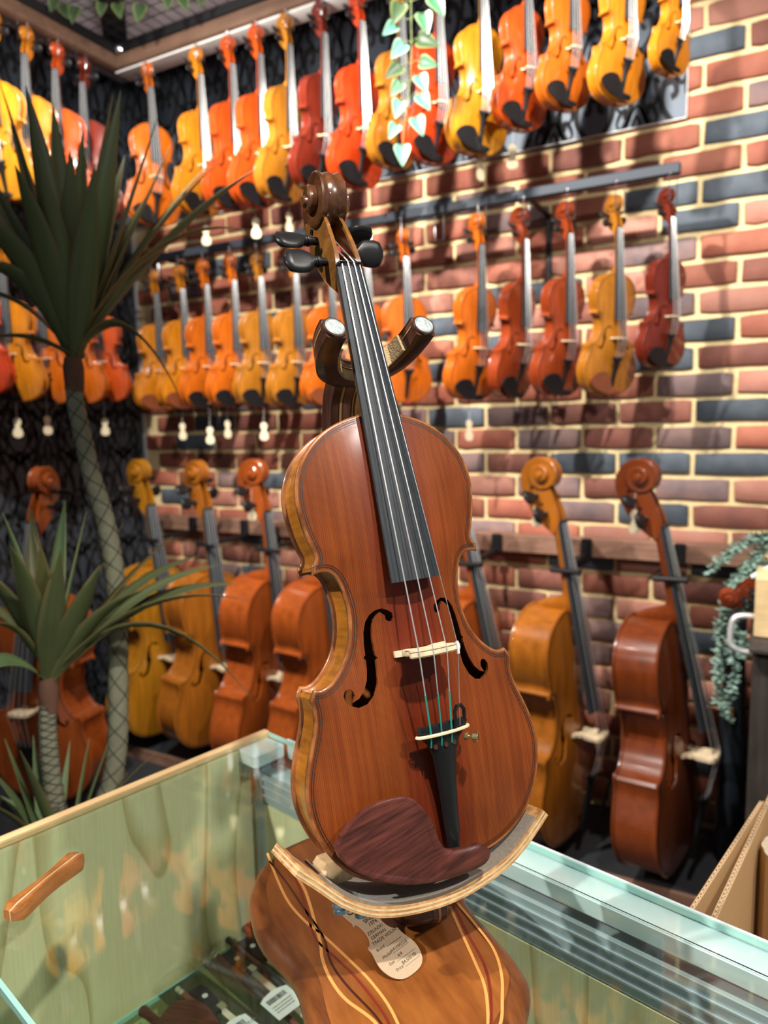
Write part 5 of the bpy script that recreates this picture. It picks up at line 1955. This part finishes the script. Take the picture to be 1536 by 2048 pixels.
C1T = [(0, 165, .02, .02, 1.1, 'blade'), (52, 172, -.05, .02, 1.1, 'blade'), (105, 205, .05, .01, 1.0, 'blade'), (140, 300, -.12, .0, 1.1, 'blade'), (225, 188, -.06, -.01, 1.05, 'blade'), (241, 180, -.12, -.015, 1.1, 'blade'), (314, 236, -.05, -.01, 1.0, 'blade'),
       (340, 290, .08, -.01, .8, 'blade'), (250, 310, .12, 0, .8, 'blade_olive'), (436, 322, -.05, .02, .8, 'blade'), (512, 338, -.08, .03, .9, 'blade'), (415, 330, .12, .02, .7, 'blade'), (501, 461, -.14, .075, 1.0, 'blade_olive'), (366, 806, -.10, .10, .75, 'blade_olive'), (300, 380, .10, .01, .8, 'blade_olive'),
       (-60, 300, .0, .02, 1.1, 'blade'), (-70, 420, -.1, .05, 1.15, 'blade'), (-80, 560, -.05, .08, .9, 'blade'), (-90, 700, -.1, .03, .7, 'blade'), (-60, 330, .14, .02, .9, 'blade'), (20, 245, .14, .01, .9, 'blade'), (75, 300, -.16, .0, 1.1, 'blade'), (190, 330, -.18, .0, 1.1, 'blade'), (-100, 610, .12, .06, .8, 'blade_olive'), (30, 330, -.16, .02, 1.1, 'blade'), (165, 260, .1, .0, .9, 'blade')]
crown(149, 718, 1.5, C1T, .046)
C2T = [(246, 1045, .12, .0, .7, 'blade_olive'), (345, 1072, .06, .02, .8, 'blade_olive'), (396, 1112, .02, .04, .85, 'blade'), (437, 1130, -.03, .04, .8, 'blade'), (474, 1169, -.02, .05, .95, 'blade'), (492, 1200, -.08, .06, 1.0, 'blade'), (505, 1398, -.06, .12, .9, 'blade'),
       (130, 1000, .08, .01, .9, 'blade_pale'), (172, 1024, .02, .0, .9, 'blade_pale'), (60, 1040, .1, .01, 1.0, 'blade_olive'), (5, 1025, .0, .02, 1.0, 'blade_pale'), (80, 1085, -.1, .0, 1.1, 'blade_olive'), (120, 1100, -.14, .0, 1.2, 'blade'), (200, 1130, -.12, .0, 1.2, 'blade'), (-50, 1130, -.05, .03, 1.0, 'blade'), (-60, 1280, -.05, .06, .9, 'blade'), (-80, 1200, .08, .04, 1.0, 'blade'), (-90, 1395, -.08, .05, .9, 'blade_pale'), (290, 1180, -.1, .03, 1.0, 'blade'), (330, 1130, .1, .02, .9, 'blade_olive'), (20, 1090, -.14, .02, 1.1, 'blade'), (60, 1010, .14, .0, .9, 'blade')]
crown(99, 1362, 1.42, C2T, .039)
C3T = [(10, 1478, .0, .0, .7, 'blade_pale'), (66, 1470, .08, .0, .7, 'blade_pale'), (140, 1482, .1, .0, .5, 'blade_pale'), (178, 1476, .0, .0, .7, 'blade_pale'), (216, 1486, .02, .0, .8, 'blade_pale'), (312, 1506, -.02, .02, .7, 'blade'), (-20, 1540, .0, .02, .8, 'blade_pale'), (-60, 1600, -.05, .03, .9, 'blade'), (0, 1592, .05, .02, .8, 'blade_pale'), (40, 1500, -.06, .0, .8, 'blade'), (255, 1545, -.05, .01, .7, 'blade')]
for tpx, tpy, dd, sag, wf, mt in C3T:
    b = at_dist(115 + rl.uniform(-20, 45), 1745, 1.40)
    leaf(b, at_dist(tpx, tpy, 1.40 + dd), sag, .030 * wf, mt, rl.uniform(-.5, .5))


# ---- ivy
def ivy_leaf_mesh(mt, wd=.05, ln=.06):
    prof = [(0, 0), (.30, -.10), (.50, .08), (.46, .32), (.30, .62), (.12, .88), (0, 1.0)]
    pts = [(p.x, p.y) for p in catmull([(x, y, 0) for x, y in prof], 3)]
    vs, uv, fs = [], [], []
    for x, y in pts:
        for s in (-1, -.5, 0, .5, 1):
            yy = y if s else y * .98 + .01
            vs.append((x * s * wd, -yy * ln, .010 * (abs(s) - .4) * (x * 2) - .010 * y * y))
            uv.append((.5 + s * .5, y))
    n0 = len(vs)
    vs += [(a, b, c - .0008) for a, b, c in vs]
    uv += uv
    n = len(pts)
    for i in range(n - 1):
        for j in range(4):
            a = i * 5 + j
            fs += [(a, a + 1, a + 6, a + 5), (n0 + a, n0 + a + 5, n0 + a + 6, n0 + a + 1)]
    me = bpy.data.meshes.new('leaf')
    me.from_pydata(vs, [], fs)
    me.materials.append(mt)
    ul = me.uv_layers.new(name='UVMap')
    for lp in me.loops:
        ul.data[lp.index].uv = uv[lp.vertex_index]
    me.polygons.foreach_set('use_smooth', [True] * len(me.polygons))
    return me


IVY = {k: ivy_leaf_mesh(M[k]) for k in ('ivy_green', 'ivy_mint', 'ivy_dark')}


def on_y(px, py, y):
    d = pix_dir(px, py)
    return CAM + d * ((y - CAM.y) / d.y)


def on_z(px, py, z):
    d = pix_dir(px, py)
    return CAM + d * ((z - CAM.z) / d.z)


def ivy(root, px, py, y, ang, size, mt, yaw=0.0, pt=None):
    """leaf whose stalk end is at the pixel; ang 0 = tip pointing down"""
    p = pt or on_y(px, py, y)
    o = put('leaf', IVY[mt], root)
    R = Matrix.Rotation(yaw + .5, 3, 'Z') @ Matrix.Rotation(ang, 3, 'Y') @ Matrix.Rotation(PI / 2 - .25, 3, 'X')
    m = R.to_4x4()
    m.translation = p - root.location
    o.matrix_local = m @ Matrix.Scale(size, 4)


vine = thing('ivy_strand', 'variegated ivy strand hanging in front of the top row of violins', 'plant', on_y(820, -40, -.8))
VY = -.8
stem = [on_y(x, y, VY) for x, y in ((820, -230), (822, -60), (822, 20), (823, 85), (821, 140), (818, 185), (812, 225), (808, 260), (804, 295))]
MB().tube(catmull(stem, 4), .0012, 6).world(vine).obj('stem', M['stem'], vine)
for x, y, ang, sz, mt in ((866, -6, .5, 1.0, 'ivy_green'), (800, 8, -.35, 1.0, 'ivy_dark'), (846, 28, .2, .95, 'ivy_green'), (838, 78, 1.2, 1.0, 'ivy_dark'), (790, 50, -.9, .75, 'ivy_mint'), (806, 88, -.7, .9, 'ivy_mint'), (800, 132, -.9, .9, 'ivy_dark'), (842, 124, 1.3, .8, 'ivy_green'),
                          (838, 152, .4, .85, 'ivy_mint'), (800, 165, -.6, .8, 'ivy_green'), (840, 190, .55, .85, 'ivy_mint'), (800, 202, -.3, .85, 'ivy_mint'), (832, 236, .35, .9, 'ivy_mint'), (792, 250, -.5, .75, 'ivy_mint'), (804, 292, 0.0, .95, 'ivy_mint')):
    ivy(vine, x, y, VY - .004, -ang, sz * .92, mt)
    p0 = on_y(x, y, VY - .004)
    q = min(catmull(stem, 4), key=lambda s: (s - p0).length + .4 * abs(s.z - p0.z))
    MB().tube([p0, (p0 + q) / 2 + Vector((0, 0, .006)), q], .0009, 5).world(vine).obj('stalk', M['stem'], vine)
gar = thing('ivy_garland', 'ivy leaves trailing over the wire grid of the overhead frame', 'plant', (0.8, -0.8, 2.93))
MB().tube(catmull([on_z(-30, -10, 2.93), on_z(60, -12, 2.925), on_z(150, -5, 2.92), on_z(240, 0, 2.925), on_z(350, -20, 2.92), on_z(440, -30, 2.93)], 5), .0018, 6).world(gar).obj('stem', M['stem'], gar)
for x, y, ang, sz in ((18, -2, .1, 1.0), (74, 8, .05, .95), (112, -4, .4, .9), (125, 12, -.4, .85), (150, 15, .2, 1.0), (205, 8, .2, .8), (235, 8, -.2, .9), (282, 12, .25, 1.05), (337, -6, .1, .8), (365, -6, -.3, .9), (405, -8, .3, .7)):
    p = on_z(x, y, 2.905)
    ivy(gar, 0, 0, 0, ang, sz * .95, 'ivy_dark', pt=p)

# ================================================================== RIGHT-HAND CABINET CORNER
cab = thing('cabinet', 'dark cabinet with pale wooden top at the right edge by the wall', 'cabinet', (3.0, -0.45, 0))
MB().bbox((3.05, -0.36, 0.445), (0.70, 0.62, 0.89), .004).world(cab).obj('body', M['cab_dark'], cab)
MB().bbox((3.05, -0.37, 0.898), (0.715, 0.66, 0.016), .004).world(cab).obj('worktop', M['cab_dark'], cab)
tb = thing('wood_block', 'pale wooden crate on the cabinet top at the right edge', 'block', (2.80, -0.55, .94))
MB().bbox((2.80, -0.43, 0.983), (0.20, 0.36, 0.152), .004).world(tb).obj('crate', M['pine'], tb)
hd = thing('chrome_handle', 'chrome u-shaped carry handle standing out from the cabinet end', 'handle', (2.66, -0.5, .90))
MB().tube(catmull([(2.705, -.545, .945), (2.668, -.555, .945), (2.652, -.56, .935), (2.647, -.56, .91), (2.647, -.56, .875), (2.657, -.56, .860), (2.672, -.555, .852), (2.705, -.545, .848)], 4), .0075, 10).world(hd).obj('grip_tube', M['chrome_soft'], hd)
lv = copy_tree(proto)
tag(lv, 'small brown violin lying on the cabinet with its scroll poking out', 'violin')
recolour(lv, V[MIDC[0][0]], V['redbrown'])
recolour(lv, VB, V['redbrown'])
ldir = Vector((-1.0, -.10, -.50)).normalized()
lz = Vector((0, -.25, 1))
lz = (lz - ldir * lz.dot(ldir)).normalized()
lx_ = ldir.cross(lz)
lm = Matrix((lx_, ldir, lz)).transposed().to_4x4()
lm.translation = Vector((2.622, -.50, 1.010)) - ldir * .559 * .98
lv.matrix_world = lm @ Matrix.Scale(0.98, 4)
case = thing('instrument_case', 'tall navy black case standing between the last cello and the cabinet', 'case', (2.60, -0.14, .05))
rings = []
for z, w, d in ((.05, .030, .05), (.08, .040, .06), (.45, .042, .06), (.62, .032, .05), (.86, .030, .05), (.90, .020, .035)):
    rings.append([(2.645 + w * math.cos(2 * PI * j / 12), -0.16 + d * math.sin(2 * PI * j / 12), z) for j in range(12)])
MB().loft(rings).world(case).obj('shell', M['navy_case'], case)
MB().bbox((2.645, -.222, .55), (.014, .012, .05), .003).world(case).obj('latch', M['brass'], case)
# loose bow standing by the wall
sb_ = thing('violin_bow', 'black bow with blue tip standing against the bricks between two cellos', 'bow', (2.24, -.2, .05))
MB().tube([(2.238, -.19, .052), (2.268, -.12, .20), (2.292, -.08, .27)], [.007, .006, .006], 8).world(sb_).obj('stick', M['black_steel'], sb_)
MB().tube([(2.290, -.082, .268), (2.302, -.06, .325)], [.0075, .0065], 8).world(sb_).obj('tip_cover', M['blue_tip'], sb_)

# trailing silvery plant
tr = thing('trailing_plant', 'silvery green trailing plant spilling down beside the cabinet', 'plant', (2.73, -.45, 1.06))
lf = MB()
rp_ = random.Random(4)
stems = [[(1536, 1075), (1490, 1085), (1450, 1110), (1420, 1140)], [(1536, 1085), (1500, 1120), (1470, 1170), (1450, 1230), (1445, 1300), (1440, 1370), (1455, 1440)], [(1530, 1090), (1490, 1140), (1455, 1190), (1440, 1250), (1432, 1320), (1436, 1400)], [(1536, 1100), (1500, 1170), (1475, 1230), (1462, 1290), (1470, 1350), (1448, 1420)],
         [(1540, 1080), (1510, 1110), (1480, 1150), (1455, 1180)], [(1540, 1120), (1520, 1160), (1505, 1200), (1490, 1230)], [(1536, 1070), (1505, 1075), (1470, 1095), (1440, 1125)], [(1480, 1260), (1488, 1290), (1478, 1310)]]
stm = MB()
for k_, s_ in enumerate(stems):
    path = catmull([on_y(x, y, -.405 - .016 * (k_ % 4)) for x, y in s_], 8)
    stm.tube(path, .0010, 5)
    for i, q in enumerate(path):
        for _ in range(5):
            d = Vector((rp_.uniform(-1, 1), rp_.uniform(-1, .4), rp_.uniform(-1, .6))).normalized()
            s = rp_.uniform(.012, .022)
            u = d.cross(Vector((0, 0, 1))).normalized() * s * .42
            w = d.cross(u).normalized() * s * .12
            b0 = q + d * .003
            lf.add([b0, b0 + d * s * .45 + u + w, b0 + d * s, b0 + d * s * .45 - u + w, b0 + d * s * .5 - w * .4], [(0, 1, 4), (1, 2, 4), (2, 3, 4), (3, 0, 4)])
stm.world(tr).obj('stem', M['stem'], tr)
lf.world(tr).obj('foliage', M['silver_leaf'], tr)['kind'] = 'stuff'
MB().lathe([(.03, 0), (.045, .01), (.055, .10), (.058, .11), (.05, .11)], 20, (0, 0, 1), (2.80, -.33, 1.060)).world(tr).obj('pot', M['pot'], tr)

# ================================================================== HANGING PRICE TAGS
to2 = [(x * .165 * mm, y * .195 * mm) for x, y in outline(2)]
tagmesh = MB().prism(to2, 0, .0008).mesh('card', M['card'], False)


def small_tag(p, phi, label, up_len=.06, mat_=None, s=1.0):
    t = thing('price_tag', label, 'tag', p, 'violin-shaped card price tags')
    t.rotation_euler = (PI / 2, 0, math.radians(phi))
    o = put('card', tagmesh, t, (0, -.035 * s, 0))
    o.scale = (s, s, s)
    MB().tube([(0, .034 * s, .001), (.002, .034 * s + up_len * .5, .002), (0, .034 * s + up_len, 0)], .0006, 5).obj('cord', M['cord'], t)


TAGS = [((1.993, -.36, 2.255), 30, 'cream tag below the red-orange violin near the top row end', .07), ((0.808, -.40, 2.178), 35, 'cream tag below the golden amber top row violin', .07), ((1.044, -.40, 2.172), 30, 'large cream tag touched by a long leaf tip', .07),
        ((.494, -.25, 1.445), 70, 'edge-on tag under the corner-side violins of the steel rail', .10), ((.646, -.25, 1.426), 45, 'tag under the third violin of the steel rail', .10), ((.742, -.25, 1.450), 75, 'edge-on tag under the fourth violin of the steel rail', .09), ((.928, -.25, 1.439), 30, 'tag under the honey-coloured violin of the steel rail', .10),
        ((1.804, -.25, 1.430), 62, 'tag under the orange violin right of the empty hook', .10), ((2.075, -.36, 1.160), 30, 'tag hanging by the golden cello scroll', .05), ((2.372, -.37, 1.155), 35, 'tag hanging by the dark red cello scroll', .05), ((.938, -.36, 1.130), 30, 'tag hanging by the third cello scroll', .05),
        ((.25, -.848, 1.471), 40, 'tag under the amber violin on dark wallpaper', .10), ((.25, -.721, 1.479), 75, 'edge-on tag left of the plant trunk on dark wallpaper', .10), ((.25, -.447, 1.4705), 40, 'tag on dark wallpaper right of the plant trunk', .10), ((1.905, -.40, 2.225), 68, 'small edge-on tag under the yellow top row violin', .05), ((1.19, -.40, 2.17), 78, 'edge-on tag under the brownish-yellow top row violin', .06)]
for p, phi, l, u in TAGS:
    small_tag(p, phi, 'card ' + l if not l.startswith(('cream', 'large')) else l, u)
